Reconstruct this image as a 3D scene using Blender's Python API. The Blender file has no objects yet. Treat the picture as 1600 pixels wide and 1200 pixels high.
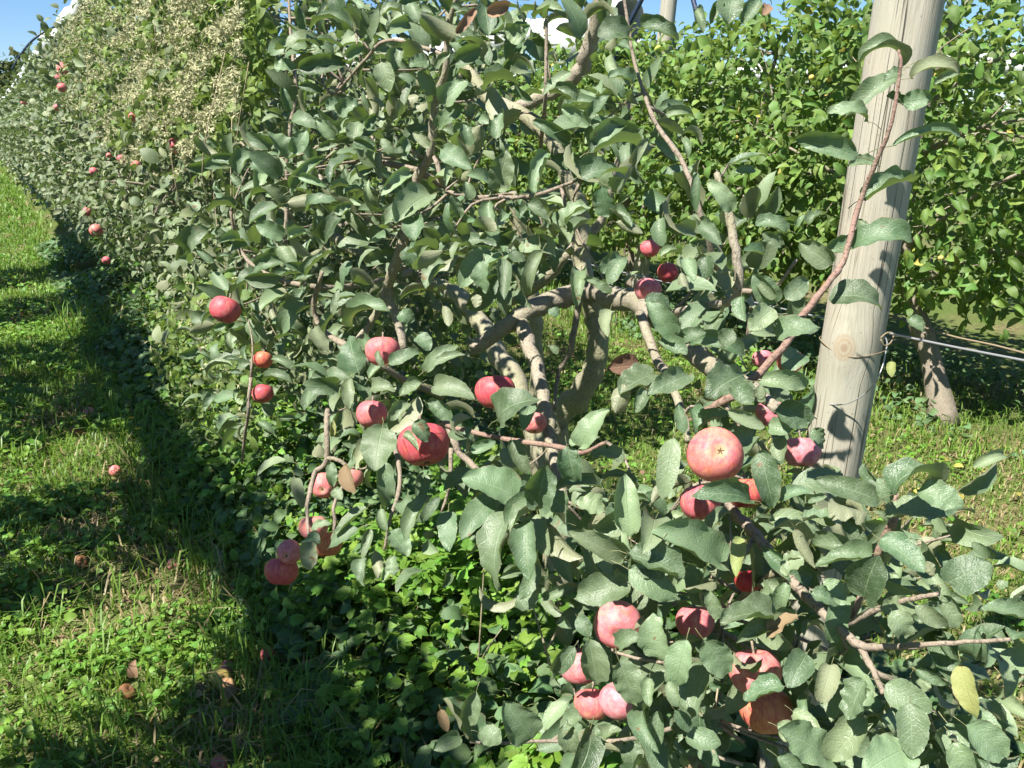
import bpy, math, random
import numpy as np
from mathutils import Vector, Matrix

# ------------------------------------------------------------------ camera, sky, sun, exposure
scene = bpy.context.scene
COL = scene.collection
F_PX, PITCH, AZ, CAM_H = 1331.0, math.radians(17.9), math.radians(31.6), 1.65
cam_data = bpy.data.cameras.new('camera')
cam = bpy.data.objects.new('camera', cam_data)
COL.objects.link(cam)
cam.location = (0, 0, CAM_H)
cam.rotation_euler = (math.pi / 2 - PITCH, 0, -AZ)
cam_data.sensor_width = 36.0
cam_data.lens = 36.0 * F_PX / 1600.0
cam_data.clip_start = 0.05
cam_data.clip_end = 2000.0
scene.camera = cam

SUN_AZ, SUN_EL = math.radians(259.0), math.radians(53.0)      # compass bearing from +Y, height
world = bpy.data.worlds.new('World')
scene.world = world
world.use_nodes = True
wn = world.node_tree
bg = wn.nodes['Background']
sky = wn.nodes.new('ShaderNodeTexSky')
sky.sky_type = 'NISHITA'
sky.sun_disc = False
sky.sun_elevation = SUN_EL
sky.sun_rotation = SUN_AZ
sky.air_density = 1.0
sky.dust_density = 0.0
sky.ozone_density = 10.0
sky.altitude = 1000.0
wn.links.new(sky.outputs[0], bg.inputs[0])
bg.inputs[1].default_value = 0.068
sun_data = bpy.data.lights.new('sun', 'SUN')
sun_data.energy = 5.0
sun_data.angle = math.radians(0.5)
sun_data.color = (1.0, 0.955, 0.87)
sun = bpy.data.objects.new('sun', sun_data)
COL.objects.link(sun)
sun_dir = Vector((math.sin(SUN_AZ) * math.cos(SUN_EL), math.cos(SUN_AZ) * math.cos(SUN_EL), math.sin(SUN_EL)))
sun.rotation_euler = (-sun_dir).to_track_quat('-Z', 'Y').to_euler()
vs = scene.view_settings
scene.display_settings.display_device = 'sRGB'
vs.view_transform = 'Standard'
vs.look = 'None'
vs.gamma = 1.0
vs.use_curve_mapping = False
vs.exposure = 1.14
scene.cycles.max_bounces = 5
scene.cycles.diffuse_bounces = 2
scene.cycles.transmission_bounces = 2
scene.cycles.sample_clamp_indirect = 8.0
scene.cycles.use_adaptive_sampling = True
scene.cycles.adaptive_threshold = 0.025
scene.cycles.use_denoising = True
scene.cycles.debug_use_spatial_splits = True

# ------------------------------------------------------------------ helpers
rng = np.random.default_rng(11)
random.seed(11)
FWD = np.array([math.sin(AZ) * math.cos(PITCH), math.cos(AZ) * math.cos(PITCH), -math.sin(PITCH)])
RGT = np.array([math.cos(AZ), -math.sin(AZ), 0.0])
UPV = np.cross(RGT, FWD)
EYE = np.array([0, 0, CAM_H])

def ray(x, y):
    return FWD + RGT * ((x - 800) / F_PX) - UPV * ((y - 600) / F_PX)
def at(x, y, t):
    "the place that stands t metres deep along the sight line of a photo pixel"
    return EYE + ray(x, y) * t
def on_x(x, y, X):
    r = ray(x, y); return EYE + r * (X / r[0])
def on_z(x, y, Z=0.0):
    r = ray(x, y); return EYE + r * ((Z - CAM_H) / r[2])
def project(P):
    d = np.asarray(P) - EYE
    z = d @ FWD
    z = np.where(np.abs(z) < 1e-6, 1e-6, z)
    return 800 + F_PX * (d @ RGT) / z, 600 - F_PX * (d @ UPV) / z, z
def nrm(v):
    v = np.asarray(v, float)
    return v / np.maximum(np.linalg.norm(v, axis=-1, keepdims=True), 1e-9)

def mesh_np(name, verts, faces, mat=None, luv=None, smooth=True, mats=None, midx=None):
    "one mesh from numpy arrays; faces is (M,3) or (M,4) or a list of such arrays"
    me = bpy.data.meshes.new(name)
    if isinstance(faces, np.ndarray): faces = [faces]
    faces = [f for f in faces if len(f)]
    verts = np.ascontiguousarray(verts, dtype=np.float32)
    me.vertices.add(len(verts)); me.vertices.foreach_set('co', verts.ravel())
    loops = np.concatenate([f.ravel() for f in faces]).astype(np.int32)
    tot = np.concatenate([np.full(len(f), f.shape[1]) for f in faces]).astype(np.int32)
    st = np.concatenate([[0], np.cumsum(tot)[:-1]]).astype(np.int32)
    me.loops.add(len(loops)); me.loops.foreach_set('vertex_index', loops)
    me.polygons.add(len(tot)); me.polygons.foreach_set('loop_start', st)
    if midx is not None: me.polygons.foreach_set('material_index', np.asarray(midx, np.int32))
    if smooth: me.polygons.foreach_set('use_smooth', np.ones(len(tot), bool))
    me.update(calc_edges=True)
    if luv is not None:
        a = me.attributes.new('luv', 'FLOAT_VECTOR', 'POINT')
        a.data.foreach_set('vector', np.ascontiguousarray(luv, dtype=np.float32).ravel())
    for m in (mats or ([mat] if mat else [])): me.materials.append(m)
    return me

def obj(name, me, parent=None):
    o = bpy.data.objects.new(name, me)
    COL.objects.link(o)
    if parent is not None: o.parent = parent
    return o
def tag(o, label=None, cat=None, group=None, kind=None):
    if label: o['label'] = label
    if cat: o['category'] = cat
    if group: o['group'] = group
    if kind: o['kind'] = kind
    return o
def empty(name, loc=(0, 0, 0)):
    o = bpy.data.objects.new(name, None); COL.objects.link(o)
    o.location = [float(c) for c in loc]; o.empty_display_size = 0.1
    return o

def catmull(pts, k=5):
    P = np.asarray(pts, float)
    if len(P) < 3:
        t = np.linspace(0, 1, k + 1)[:, None]
        return P[0] * (1 - t) + P[-1] * t
    Q = np.vstack([2 * P[0] - P[1], P, 2 * P[-1] - P[-2]])
    out = []
    for i in range(1, len(Q) - 2):
        p0, p1, p2, p3 = Q[i - 1:i + 3]
        for s in np.linspace(0, 1, k, endpoint=False):
            out.append(.5 * ((2 * p1) + (-p0 + p2) * s + (2 * p0 - 5 * p1 + 4 * p2 - p3) * s * s + (-p0 + 3 * p1 - 3 * p2 + p3) * s ** 3))
    out.append(P[-1])
    return np.array(out)

def tube_arrays(path, radii, sides=8, rough=0.0, seed=0):
    path = np.asarray(path, float); n = len(path)
    radii = np.asarray(radii, float)
    T = nrm(np.gradient(path, axis=0))
    ref = np.array([0.31, 0.17, 0.93])
    U = nrm(np.cross(T, ref)); V = np.cross(T, U)
    a = np.linspace(0, 2 * np.pi, sides, endpoint=False)
    R = np.repeat(radii[:, None], sides, 1)
    if rough:
        g = np.random.default_rng(seed)
        R = R * (1 + rough * g.normal(size=R.shape) * .55 + rough * g.normal(size=(n, 1)) * .3)
    verts = path[:, None, :] + R[..., None] * (np.cos(a)[None, :, None] * U[:, None, :] + np.sin(a)[None, :, None] * V[:, None, :])
    verts = verts.reshape(-1, 3)
    i = np.arange(n - 1)[:, None] * sides; j = np.arange(sides)[None, :]; j2 = (j + 1) % sides
    faces = np.stack([i + j, i + j2, i + sides + j2, i + sides + j], -1).reshape(-1, 4)
    verts = np.vstack([verts, path[:1], path[-1:]])
    jj = np.arange(sides); c0 = len(verts) - 2
    caps = np.vstack([np.stack([(jj + 1) % sides, jj, np.full(sides, c0)], -1),
                      np.stack([(n - 1) * sides + jj, (n - 1) * sides + (jj + 1) % sides, np.full(sides, c0 + 1)], -1)])
    return verts, faces, caps
def tube(name, path, radii, mat, parent=None, sides=8, rough=0.0, seed=0, origin=None):
    v, q, c = tube_arrays(path, radii, sides, rough, seed)
    if origin is not None: v = v - np.asarray(origin)
    return obj(name, mesh_np(name, v, [q, c], mat), parent)
def merge(parts):
    "[(verts, quads, tris)] -> one"
    V, Q, C, o = [], [], [], 0
    for v, q, c in parts:
        V.append(v); Q.append(q + o); C.append(c + o); o += len(v)
    return np.vstack(V), [np.vstack(Q), np.vstack(C)]

def wob(P, s, seed=0):
    "smooth pseudo noise in about -1..1"
    g = np.random.default_rng(seed)
    P = np.asarray(P, float) * s
    r = np.zeros(P.shape[:-1])
    for k in range(7):
        d = g.normal(size=P.shape[-1]); r = r + np.sin(P @ d * (1 + .35 * k) + g.uniform(0, 6.28)) / (1 + .25 * k)
    return r / 2.6

# ------------------------------------------------------------------ materials
class NT:
    def __init__(s, name):
        s.m = bpy.data.materials.new(name); s.m.use_nodes = True
        s.t = s.m.node_tree; s.t.nodes.clear()
        s.out = s.t.nodes.new('ShaderNodeOutputMaterial')
    def n(s, kind, **kw):
        nd = s.t.nodes.new(kind)
        for k, v in kw.items():
            if k.startswith('i_'):
                key = k[2:]
                key = int(key) if key.isdigit() else key.replace('_', ' ')
                s.put(nd.inputs[key], v)
            else: setattr(nd, k, v)
        return nd
    def put(s, sock, v):
        if hasattr(v, 'is_linked') or isinstance(v, bpy.types.NodeSocket): s.t.links.new(v, sock)
        else: sock.default_value = v
    def math(s, op, a, b=0.0, c=0.0, clamp=False):
        nd = s.t.nodes.new('ShaderNodeMath'); nd.operation = op; nd.use_clamp = clamp
        s.put(nd.inputs[0], a); s.put(nd.inputs[1], b); s.put(nd.inputs[2], c)
        return nd.outputs[0]
    def mix(s, f, a, b, mode='MIX'):
        nd = s.t.nodes.new('ShaderNodeMix'); nd.data_type = 'RGBA'; nd.blend_type = mode
        s.put(nd.inputs[0], f); s.put(nd.inputs[6], a); s.put(nd.inputs[7], b)
        return nd.outputs[2]
    def noise(s, vec, scale, detail=3, rough=.55, dist=0.0):
        nd = s.t.nodes.new('ShaderNodeTexNoise')
        if vec is not None: s.put(nd.inputs['Vector'], vec)
        nd.inputs['Scale'].default_value = scale; nd.inputs['Detail'].default_value = detail
        nd.inputs['Roughness'].default_value = rough; nd.inputs['Distortion'].default_value = dist
        return nd.outputs[0]
    def ramp(s, f, stops):
        nd = s.t.nodes.new('ShaderNodeValToRGB'); e = nd.color_ramp.elements
        while len(e) < len(stops): e.new(.5)
        for el, (p, c) in zip(e, stops): el.position = p; el.color = (*c, 1) if len(c) == 3 else c
        s.put(nd.inputs[0], f)
        return nd.outputs[0]
    def rng01(s, f, a, b, lo=0.0, hi=1.0):
        nd = s.t.nodes.new('ShaderNodeMapRange'); nd.clamp = True
        s.put(nd.inputs[0], f); nd.inputs[1].default_value = a; nd.inputs[2].default_value = b
        nd.inputs[3].default_value = lo; nd.inputs[4].default_value = hi
        return nd.outputs[0]
    def scale(s, vec, xyz):
        nd = s.t.nodes.new('ShaderNodeMapping'); s.put(nd.inputs[0], vec); nd.inputs['Scale'].default_value = xyz
        return nd.outputs[0]
    def bump(s, h, strength=.3, dist=.01):
        nd = s.t.nodes.new('ShaderNodeBump'); s.put(nd.inputs['Height'], h)
        nd.inputs['Strength'].default_value = strength; nd.inputs['Distance'].default_value = dist
        return nd.outputs[0]
    def bsdf(s, col, rough=.5, spec=.4, normal=None, **kw):
        nd = s.t.nodes.new('ShaderNodeBsdfPrincipled')
        s.put(nd.inputs['Base Color'], col); s.put(nd.inputs['Roughness'], rough)
        s.put(nd.inputs['Specular IOR Level'], spec)
        if normal is not None: s.put(nd.inputs['Normal'], normal)
        for k, v in kw.items(): s.put(nd.inputs[k.replace('_', ' ')], v)
        return nd.outputs[0]
    def done(s, sh):
        s.t.links.new(sh, s.out.inputs[0]); return s.m

def c4(r, g, b): return (r, g, b, 1.0)

def leaf_material(name, dark, light, under, trans_col, trans=.28, powder=.25, rough=.5, veins=1.0, spots=.5, spec=.35):
    t = NT(name)
    at_ = t.n('ShaderNodeAttribute', attribute_name='luv')
    sep = t.n('ShaderNodeSeparateXYZ'); t.put(sep.inputs[0], at_.outputs['Vector'])
    u, v, r0 = sep.outputs
    oi = t.n('ShaderNodeObjectInfo')
    r = t.math('FRACT', t.math('ADD', r0, oi.outputs['Random']))
    r2 = t.math('FRACT', t.math('MULTIPLY', r, 17.31))
    geo = t.n('ShaderNodeNewGeometry')
    co = geo.outputs['Position']
    au = t.math('ABSOLUTE', u)
    col = t.mix(r, c4(*dark), c4(*light))
    n1 = t.noise(co, 42, 2)
    n2 = t.noise(co, 480, 1)
    col = t.mix(t.rng01(n1, .35, .75, 0, .35), col, c4(*light))
    hsv = t.n('ShaderNodeHueSaturation'); hsv.inputs['Hue'].default_value = .5
    t.put(hsv.inputs['Value'], t.rng01(r2, 0, 1, .74, 1.22)); t.put(hsv.inputs['Color'], col)
    t.put(hsv.inputs['Hue'], t.rng01(t.math('FRACT', t.math('MULTIPLY', r, 5.7)), 0, 1, .478, .522))
    col = hsv.outputs[0]
    # veins: pale midrib, slanted side veins
    mid = t.rng01(au, .018, .042, 1, 0)
    ph = t.math('SUBTRACT', v, t.math('MULTIPLY', au, .22))
    saw = t.math('ABSOLUTE', t.math('SUBTRACT', t.math('FRACT', t.math('MULTIPLY', ph, 8.0)), .5))
    vein = t.rng01(saw, .0, .10, 1, 0)
    vv = t.math('MAXIMUM', t.math('MULTIPLY', mid, .62), t.math('MULTIPLY', vein, .22))
    col = t.mix(t.math('MULTIPLY', vv, .75 * veins), col, c4(*[min(1, c * 1.4 + .02) for c in light]))
    # dusty film and fine hairs on the blade
    pw = t.math('MULTIPLY', t.rng01(n2, .42, .68), t.rng01(n1, .3, .75))
    col = t.mix(t.math('MULTIPLY', pw, powder), col, c4(.38, .45, .37))
    # small dead spots and browned edges on some leaves
    sp = t.math('MULTIPLY', t.rng01(n1, .70, .73), t.math('GREATER_THAN', r2, 1 - spots))
    ed = t.math('MULTIPLY', t.rng01(t.math('ADD', au, t.math('MULTIPLY', n1, .35)), 1.12, 1.22), t.math('GREATER_THAN', r2, .55))
    col = t.mix(t.math('MULTIPLY', t.math('MAXIMUM', sp, ed), .8), col, c4(.2, .12, .06))
    col = t.mix(t.math('MULTIPLY', t.rng01(au, .95, .99), .32 * veins), col, c4(.34, .40, .27))
    pet = t.math('LESS_THAN', v, -.001)
    ucol = t.mix(t.math('MULTIPLY', vv, .5), t.mix(r2, c4(*under), c4(*[c * .8 for c in under])), c4(*[min(1, c * 1.35) for c in under]))
    face = t.mix(geo.outputs['Backfacing'], col, ucol)
    face = t.mix(pet, face, c4(.24, .26, .12))
    h = t.math('ADD', t.math('MULTIPLY', vv, -.8), t.math('MULTIPLY', n2, .6))
    nb = t.bump(h, .6, .0022)
    b = t.bsdf(face, t.rng01(n1, .3, .7, rough - .06, rough + .1), spec, nb)
    tr = t.n('ShaderNodeBsdfTranslucent'); t.put(tr.inputs[0], t.mix(r, c4(*trans_col), c4(*[c * .75 for c in trans_col])))
    ms = t.n('ShaderNodeMixShader'); ms.inputs[0].default_value = trans
    t.put(ms.inputs[1], b); t.put(ms.inputs[2], tr.outputs[0])
    return t.done(ms.outputs[0])

M = {}
M['leaf'] = leaf_material('apple_leaf', (.058, .112, .052), (.225, .305, .16), (.31, .33, .2), (.2, .33, .05), .24, .45, .42, spec=.55)
M['leaf_hedge'] = leaf_material('hedge_leaf', (.075, .12, .052), (.235, .28, .14), (.30, .32, .19), (.18, .28, .06), .24, .35, .48, spec=.45)
M['leaf_bright'] = leaf_material('bright_leaf', (.06, .14, .024), (.19, .30, .06), (.21, .28, .12), (.32, .46, .06), .3, .14, .45, .8, .35, .4)
M['leaf_brown'] = leaf_material('dead_leaf', (.16, .10, .06), (.34, .23, .14), (.28, .20, .14), (.25, .15, .07), .2, .15, .7, .8, .9, .15)
M['leaf_yellow'] = leaf_material('yellow_leaf', (.40, .38, .08), (.55, .50, .12), (.42, .42, .2), (.5, .45, .08), .3, .1, .5, .8, .7, .3)
M['leaf_olive'] = leaf_material('yellowing_leaf', (.22, .26, .09), (.34, .36, .13), (.36, .38, .18), (.36, .4, .1), .3, .2, .5, .8, .7, .3)
M['leaf_pale'] = leaf_material('pale_leaf', (.2, .25, .14), (.29, .33, .2), (.33, .33, .22), (.28, .33, .1), .25, .3, .6, .9, .9, .2)
M['weed'] = leaf_material('weed_leaf', (.085, .20, .02), (.20, .37, .05), (.18, .30, .08), (.30, .50, .05), .3, .06, .42, .9, .2, .45)
M['weed_dull'] = leaf_material('dull_weed_leaf', (.07, .14, .05), (.14, .24, .09), (.2, .25, .14), (.14, .28, .06), .25, .25, .5, .8, .3, .35)
M['vine_leaf'] = leaf_material('vine_leaf', (.10, .17, .03), (.21, .29, .075), (.22, .28, .12), (.25, .38, .06), .3, .15, .5, .5, .3, .35)
M['far_leaf'] = leaf_material('far_leaf', (.035, .06, .018), (.09, .105, .03), (.1, .12, .06), (.12, .16, .03), .2, .0, .6, .1, .0, .2)

def blade_material():
    t = NT('grass_blade')
    a = t.n('ShaderNodeAttribute', attribute_name='luv')
    sep = t.n('ShaderNodeSeparateXYZ'); t.put(sep.inputs[0], a.outputs['Vector'])
    dry, v, r = sep.outputs
    g = t.mix(r, c4(.075, .18, .018), c4(.20, .35, .05))
    d = t.mix(r, c4(.26, .2, .09), c4(.48, .4, .22))
    col = t.mix(dry, g, d)
    col = t.mix(t.math('MULTIPLY', t.math('SUBTRACT', 1.0, v), .25), col, c4(.2, .2, .09))
    b = t.bsdf(col, .45, .35)
    tr = t.n('ShaderNodeBsdfTranslucent'); t.put(tr.inputs[0], t.mix(dry, c4(.26, .42, .05), c4(.4, .34, .16)))
    ms = t.n('ShaderNodeMixShader'); ms.inputs[0].default_value = .3
    t.put(ms.inputs[1], b); t.put(ms.inputs[2], tr.outputs[0])
    return t.done(ms.outputs[0])
M['grass'] = blade_material()

def bark_material(name, a, b, green, gfac=.5):
    t = NT(name)
    tc = t.n('ShaderNodeNewGeometry'); co = tc.outputs['Position']
    n1 = t.noise(co, 34, 6, .65); n2 = t.noise(co, 210, 4, .65); n3 = t.noise(co, 9, 2)
    col = t.mix(n1, c4(*a), c4(*b))
    col = t.mix(t.rng01(n3, .4, .65, 0, gfac), col, c4(*green))
    col = t.mix(t.rng01(n2, .54, .66, 0, .75), col, c4(a[0] * .35, a[1] * .33, a[2] * .3))
    lent = t.rng01(t.noise(t.scale(co, (1, 1, 4)), 60, 1), .66, .7)
    col = t.mix(t.math('MULTIPLY', lent, .5), col, c4(.34, .3, .25))
    h = t.math('ADD', t.math('MULTIPLY', n1, .6), t.math('MULTIPLY', n2, .5))
    return t.done(t.bsdf(col, .75, .2, t.bump(h, .95, .006)))
M['bark'] = bark_material('apple_bark', (.22, .185, .14), (.46, .41, .33), (.30, .29, .17), .5)
M['trunk_bark'] = bark_material('trunk_bark', (.22, .20, .135), (.46, .43, .31), (.31, .315, .18), .7)
M['old_bark'] = bark_material('old_trunk_bark', (.14, .11, .085), (.4, .34, .27), (.26, .25, .16), .35)
M['twig'] = bark_material('twig_bark', (.20, .155, .12), (.42, .35, .28), (.27, .24, .16), .35)
M['red_twig'] = bark_material('young_shoot_bark', (.22, .13, .10), (.40, .27, .22), (.33, .26, .19), .5)
M['dry_stem'] = bark_material('dry_stem', (.3, .24, .15), (.5, .42, .3), (.36, .3, .18), .3)

def post_material(knot):
    t = NT('weathered_post_wood')
    tc = t.n('ShaderNodeTexCoord'); co = tc.outputs['Object']
    # distance to the knot bends the grain around it
    vs_ = t.n('ShaderNodeVectorMath', operation='SUBTRACT'); t.put(vs_.inputs[0], co); vs_.inputs[1].default_value = knot
    kd = t.n('ShaderNodeVectorMath', operation='LENGTH'); t.put(kd.inputs[0], t.scale(vs_.outputs[0], (1, 1, .8)))
    kdist = kd.outputs['Value']
    near = t.rng01(kdist, .0, .07, 1, 0)
    warp = t.n('ShaderNodeVectorMath', operation='ADD'); t.put(warp.inputs[0], co)
    off = t.n('ShaderNodeVectorMath', operation='SCALE'); t.put(off.inputs[0], vs_.outputs[0]); t.put(off.inputs['Scale'], t.math('MULTIPLY', near, -.55))
    t.put(warp.inputs[1], off.outputs[0])
    g1 = t.noise(t.scale(warp.outputs[0], (1, 1, .03)), 430, 4, .65)
    g2 = t.noise(t.scale(warp.outputs[0], (1, 1, .05)), 110, 4, .6)
    blot = t.noise(co, 7, 5, .65)
    col = t.mix(t.rng01(g1, .3, .7), c4(.29, .265, .21), c4(.51, .475, .395))
    col = t.mix(t.rng01(g2, .4, .65, 0, .5), col, c4(.46, .41, .31))
    col = t.mix(t.rng01(blot, .42, .7, 0, .6), col, c4(.40, .395, .34))
    col = t.mix(t.rng01(t.noise(co, 3.1, 4), .5, .68, 0, .45), col, c4(.36, .38, .29))
    cn = t.math('ABSOLUTE', t.math('SUBTRACT', t.noise(t.scale(warp.outputs[0], (1, 1, .025)), 38, 2, .5), .5))
    crack = t.math('MULTIPLY', t.rng01(cn, .0, .016, 1, 0), t.rng01(t.noise(t.scale(co, (1, 1, .3)), 16, 2), .42, .52))
    col = t.mix(t.math('MULTIPLY', crack, .85), col, c4(.10, .08, .055))
    rings = t.math('SINE', t.math('MULTIPLY', t.math('ADD', kdist, t.math('MULTIPLY', blot, .006)), 900))
    kmask = t.rng01(kdist, .017, .025, 1, 0)
    col = t.mix(t.math('MULTIPLY', kmask, t.rng01(rings, -1, 1, .25, .7)), col, c4(.36, .26, .16))
    core = t.rng01(kdist, .003, .007, 1, 0)
    col = t.mix(t.math('MULTIPLY', core, .5), col, c4(.22, .15, .09))
    speck = t.rng01(t.noise(co, 120, 1), .72, .75)
    col = t.mix(t.math('MULTIPLY', speck, .5), col, c4(.2, .17, .12))
    h = t.math('SUBTRACT', t.math('MULTIPLY', g1, .5), t.math('MULTIPLY', crack, 1.2))
    return t.done(t.bsdf(col, .85, .15, t.bump(h, .8, .003)))

def simple(name, col, rough=.6, spec=.3, var=.25, scale=40, metal=0.0, bump=.2):
    t = NT(name)
    g = t.n('ShaderNodeNewGeometry'); n1 = t.noise(g.outputs['Position'], scale, 4)
    c = t.mix(n1, c4(*[x * (1 - var) for x in col]), c4(*[min(1, x * (1 + var)) for x in col]))
    return t.done(t.bsdf(c, rough, spec, t.bump(n1, bump, .004), Metallic=metal))
M['wire'] = simple('galvanised_wire', (.46, .47, .48), .5, .5, .2, 300, .6, .05)
M['twine'] = simple('brown_twine', (.25, .20, .13), .9, .1, .3, 400)
M['cover'] = simple('white_cover_fabric', (.62, .63, .64), .6, .3, .04, 6, 0, .25)
M['hoop'] = simple('dark_hoop_tube', (.03, .045, .09), .4, .5, .1, 40)
M['calyx'] = simple('dry_calyx', (.16, .12, .07), .9, .1, .3, 300)
M['seed'] = simple('seed_fluff', (.45, .44, .26), .9, .1, .3, 60, 0, 0)
M['flower'] = simple('yellow_flower', (.75, .55, .03), .6, .2, .1, 80)
M['rot'] = simple('rotten_apple_skin', (.23, .11, .05), .6, .3, .4, 60, 0, .5)

def apple_material():
    t = NT('apple_skin')
    tc = t.n('ShaderNodeTexCoord'); co = tc.outputs['Object']
    oi = t.n('ShaderNodeObjectInfo')
    sc = t.n('ShaderNodeSeparateColor'); t.put(sc.inputs[0], oi.outputs['Color'])
    red, bloom, yel = sc.outputs
    rnd = oi.outputs['Random']
    loc = t.n('ShaderNodeVectorMath', operation='ADD'); t.put(loc.inputs[0], co)
    cmb = t.n('ShaderNodeCombineXYZ'); t.put(cmb.inputs[0], t.math('MULTIPLY', rnd, 9)); t.put(loc.inputs[1], cmb.outputs[0])
    v = loc.outputs[0]
    streak = t.noise(t.scale(v, (1, 1, .16)), 5.5, 4, .65)
    big = t.noise(v, 1.0, 2)
    fine = t.noise(t.scale(v, (1, 1, .12)), 22, 3, .6)
    f = t.math('ADD', t.math('MULTIPLY', streak, 1.3), t.math('MULTIPLY', big, .9))
    f = t.math('ADD', f, t.math('MULTIPLY', t.math('SUBTRACT', fine, .5), .8))
    f = t.math('ADD', f, t.math('SUBTRACT', red, 1.22))
    redc = t.mix(t.rng01(fine, .3, .7), c4(.36, .014, .04), c4(.58, .04, .05))
    ground = t.mix(yel, c4(.78, .30, .11), c4(.64, .52, .13))
    col = t.mix(t.rng01(f, .14, .86), ground, redc)
    bl = t.math('MULTIPLY', t.math('MULTIPLY', bloom, 1.3), t.rng01(t.noise(v, 3.2, 4, .6), .25, .7, .25, 1))
    col = t.mix(bl, col, c4(.74, .40, .45))
    dots = t.n('ShaderNodeTexVoronoi'); t.put(dots.inputs['Vector'], v); dots.inputs['Scale'].default_value = 9
    col = t.mix(t.rng01(dots.outputs['Distance'], .04, .09, .7, 0), col, c4(.72, .5, .36))
    sep = t.n('ShaderNodeSeparateXYZ'); t.put(sep.inputs[0], co)
    rad = t.math('SQRT', t.math('ADD', t.math('POWER', sep.outputs[0], 2.0), t.math('POWER', sep.outputs[1], 2.0)))
    cav = t.math('MULTIPLY', t.rng01(rad, .06, .3, 1, 0), t.math('GREATER_THAN', 0.0, sep.outputs[2]))
    col = t.mix(t.math('MULTIPLY', cav, .7), col, c4(.55, .42, .2))
    return t.done(t.bsdf(col, t.rng01(bl, 0, .6, .42, .62), .32, t.bump(t.noise(v, 14, 3), .06, .02), Subsurface_Weight=.08, Subsurface_Scale=.01))
M['apple'] = apple_material()

def ground_material():
    t = NT('orchard_ground')
    g = t.n('ShaderNodeNewGeometry'); co = g.outputs['Position']
    n1 = t.noise(co, 1.3, 5, .6); n2 = t.noise(co, 26, 5, .65); n3 = t.noise(co, 120, 3, .6)
    soil = t.mix(n2, c4(.085, .06, .038), c4(.24, .18, .11))
    straw = t.mix(n3, c4(.2, .155, .075), c4(.42, .34, .19))
    green = t.mix(n3, c4(.05, .1, .018), c4(.14, .2, .045))
    col = t.mix(t.rng01(n2, .42, .6), soil, straw)
    col = t.mix(t.rng01(t.math('ADD', n1, t.math('MULTIPLY', n2, .35)), .5, .72, .2, .9), col, green)
    h = t.math('ADD', n2, t.math('MULTIPLY', n3, .6))
    return t.done(t.bsdf(col, .9, .12, t.bump(h, .8, .02)))
M['ground'] = ground_material()
# ------------------------------------------------------------------ leaf shapes
PV = np.array([0, .05, .12, .25, .4, .55, .7, .82, .92, 1.0])
PW = np.array([.10, .46, .74, .96, 1.0, .96, .82, .61, .34, .015])

def leaf_shape(L=1.0, W=.62, arch=.1, fold=.18, wave=.05, twist=0.0, nv=12, nu=2, seed=0, petiole=.22, serr=.02, r=None, pr=.009):
    """a blade along +y, upper face +z; L long, W wide (ratio), arch = rise of the midrib, fold = lifted sides.
    returns verts, quads, tris, luv(u across, v along, random)"""
    g = np.random.default_rng(seed)
    r = g.uniform() if r is None else r
    v = np.linspace(0, 1, nv + 1); us = np.linspace(-1, 1, 2 * nu + 1)
    w = np.interp(v, PV, PW) * W * .5
    if arch > 0:
        B = 4 * math.atan(2 * arch); ph = (v - .5) * B; s2 = 2 * math.sin(B / 2)
        y0 = np.sin(ph) / s2 + .5; z0 = (np.cos(ph) - math.cos(B / 2)) / s2
        ny, nz = np.sin(ph), np.cos(ph)
    else:
        y0, z0, ny, nz = v, v * 0, v * 0, v * 0 + 1
    p1, p2 = g.uniform(0, 6.28, 2); k1, k2 = g.uniform(5, 9, 2); asym = g.uniform(.92, 1.08)
    V = np.zeros((nv + 1, 2 * nu + 1, 3)); U = np.zeros_like(V)
    for j, u in enumerate(us):
        sw = 1 + serr * np.where(np.arange(nv + 1) % 2 == 0, 1, -1) * abs(u) ** 3 + .03 * np.sin(v * 11 + (p1 if u < 0 else p2)) * abs(u)
        x = u * w * sw * (asym if u < 0 else 2 - asym)
        kp = max(.05, fold * 1.7)
        lift = w * (1 - math.cos(kp * u)) / kp + wave * abs(u) ** 2 * np.sin(v * (k1 if u < 0 else k2) + (p1 if u < 0 else p2)) * W * .55
        lift = lift + .3 * wave * abs(u) ** 2 * np.sin(v * 23 + p2 * u) * W + twist * u * w * (v - .3) * 2
        V[:, j, 0] = x * math.sin(kp * abs(u)) / (kp * max(abs(u), 1e-6)) if abs(u) > 0 else 0
        V[:, j, 1] = y0 + ny * lift
        V[:, j, 2] = z0 + nz * lift
        U[:, j, 0] = u; U[:, j, 1] = v; U[:, j, 2] = r
    n2 = 2 * nu + 1
    i = np.arange(nv)[:, None] * n2; j = np.arange(2 * nu)[None, :]
    Q = np.stack([i + j, i + j + 1, i + n2 + j + 1, i + n2 + j], -1).reshape(-1, 4)
    V = V.reshape(-1, 3); U = U.reshape(-1, 3)
    if petiole > 0:
        pth = np.array([[0, .04, .0], [0, -petiole * .5, -.015], [g.uniform(-.05, .05), -petiole, -petiole * .35]])
        pv, pq, pc = tube_arrays(pth, [pr, pr * .9, pr * 1.3], 3)
        o = len(V); V = np.vstack([V, pv]); Q = np.vstack([Q, pq + o])
        U = np.vstack([U, np.tile([0, -.2, r], (len(pv), 1))])
    return V * L, Q, U

def frame(a, n):
    y = nrm(a); z = n - (n * y).sum(-1, keepdims=True) * y; z = nrm(z); x = np.cross(y, z)
    return x, y, z

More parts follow.
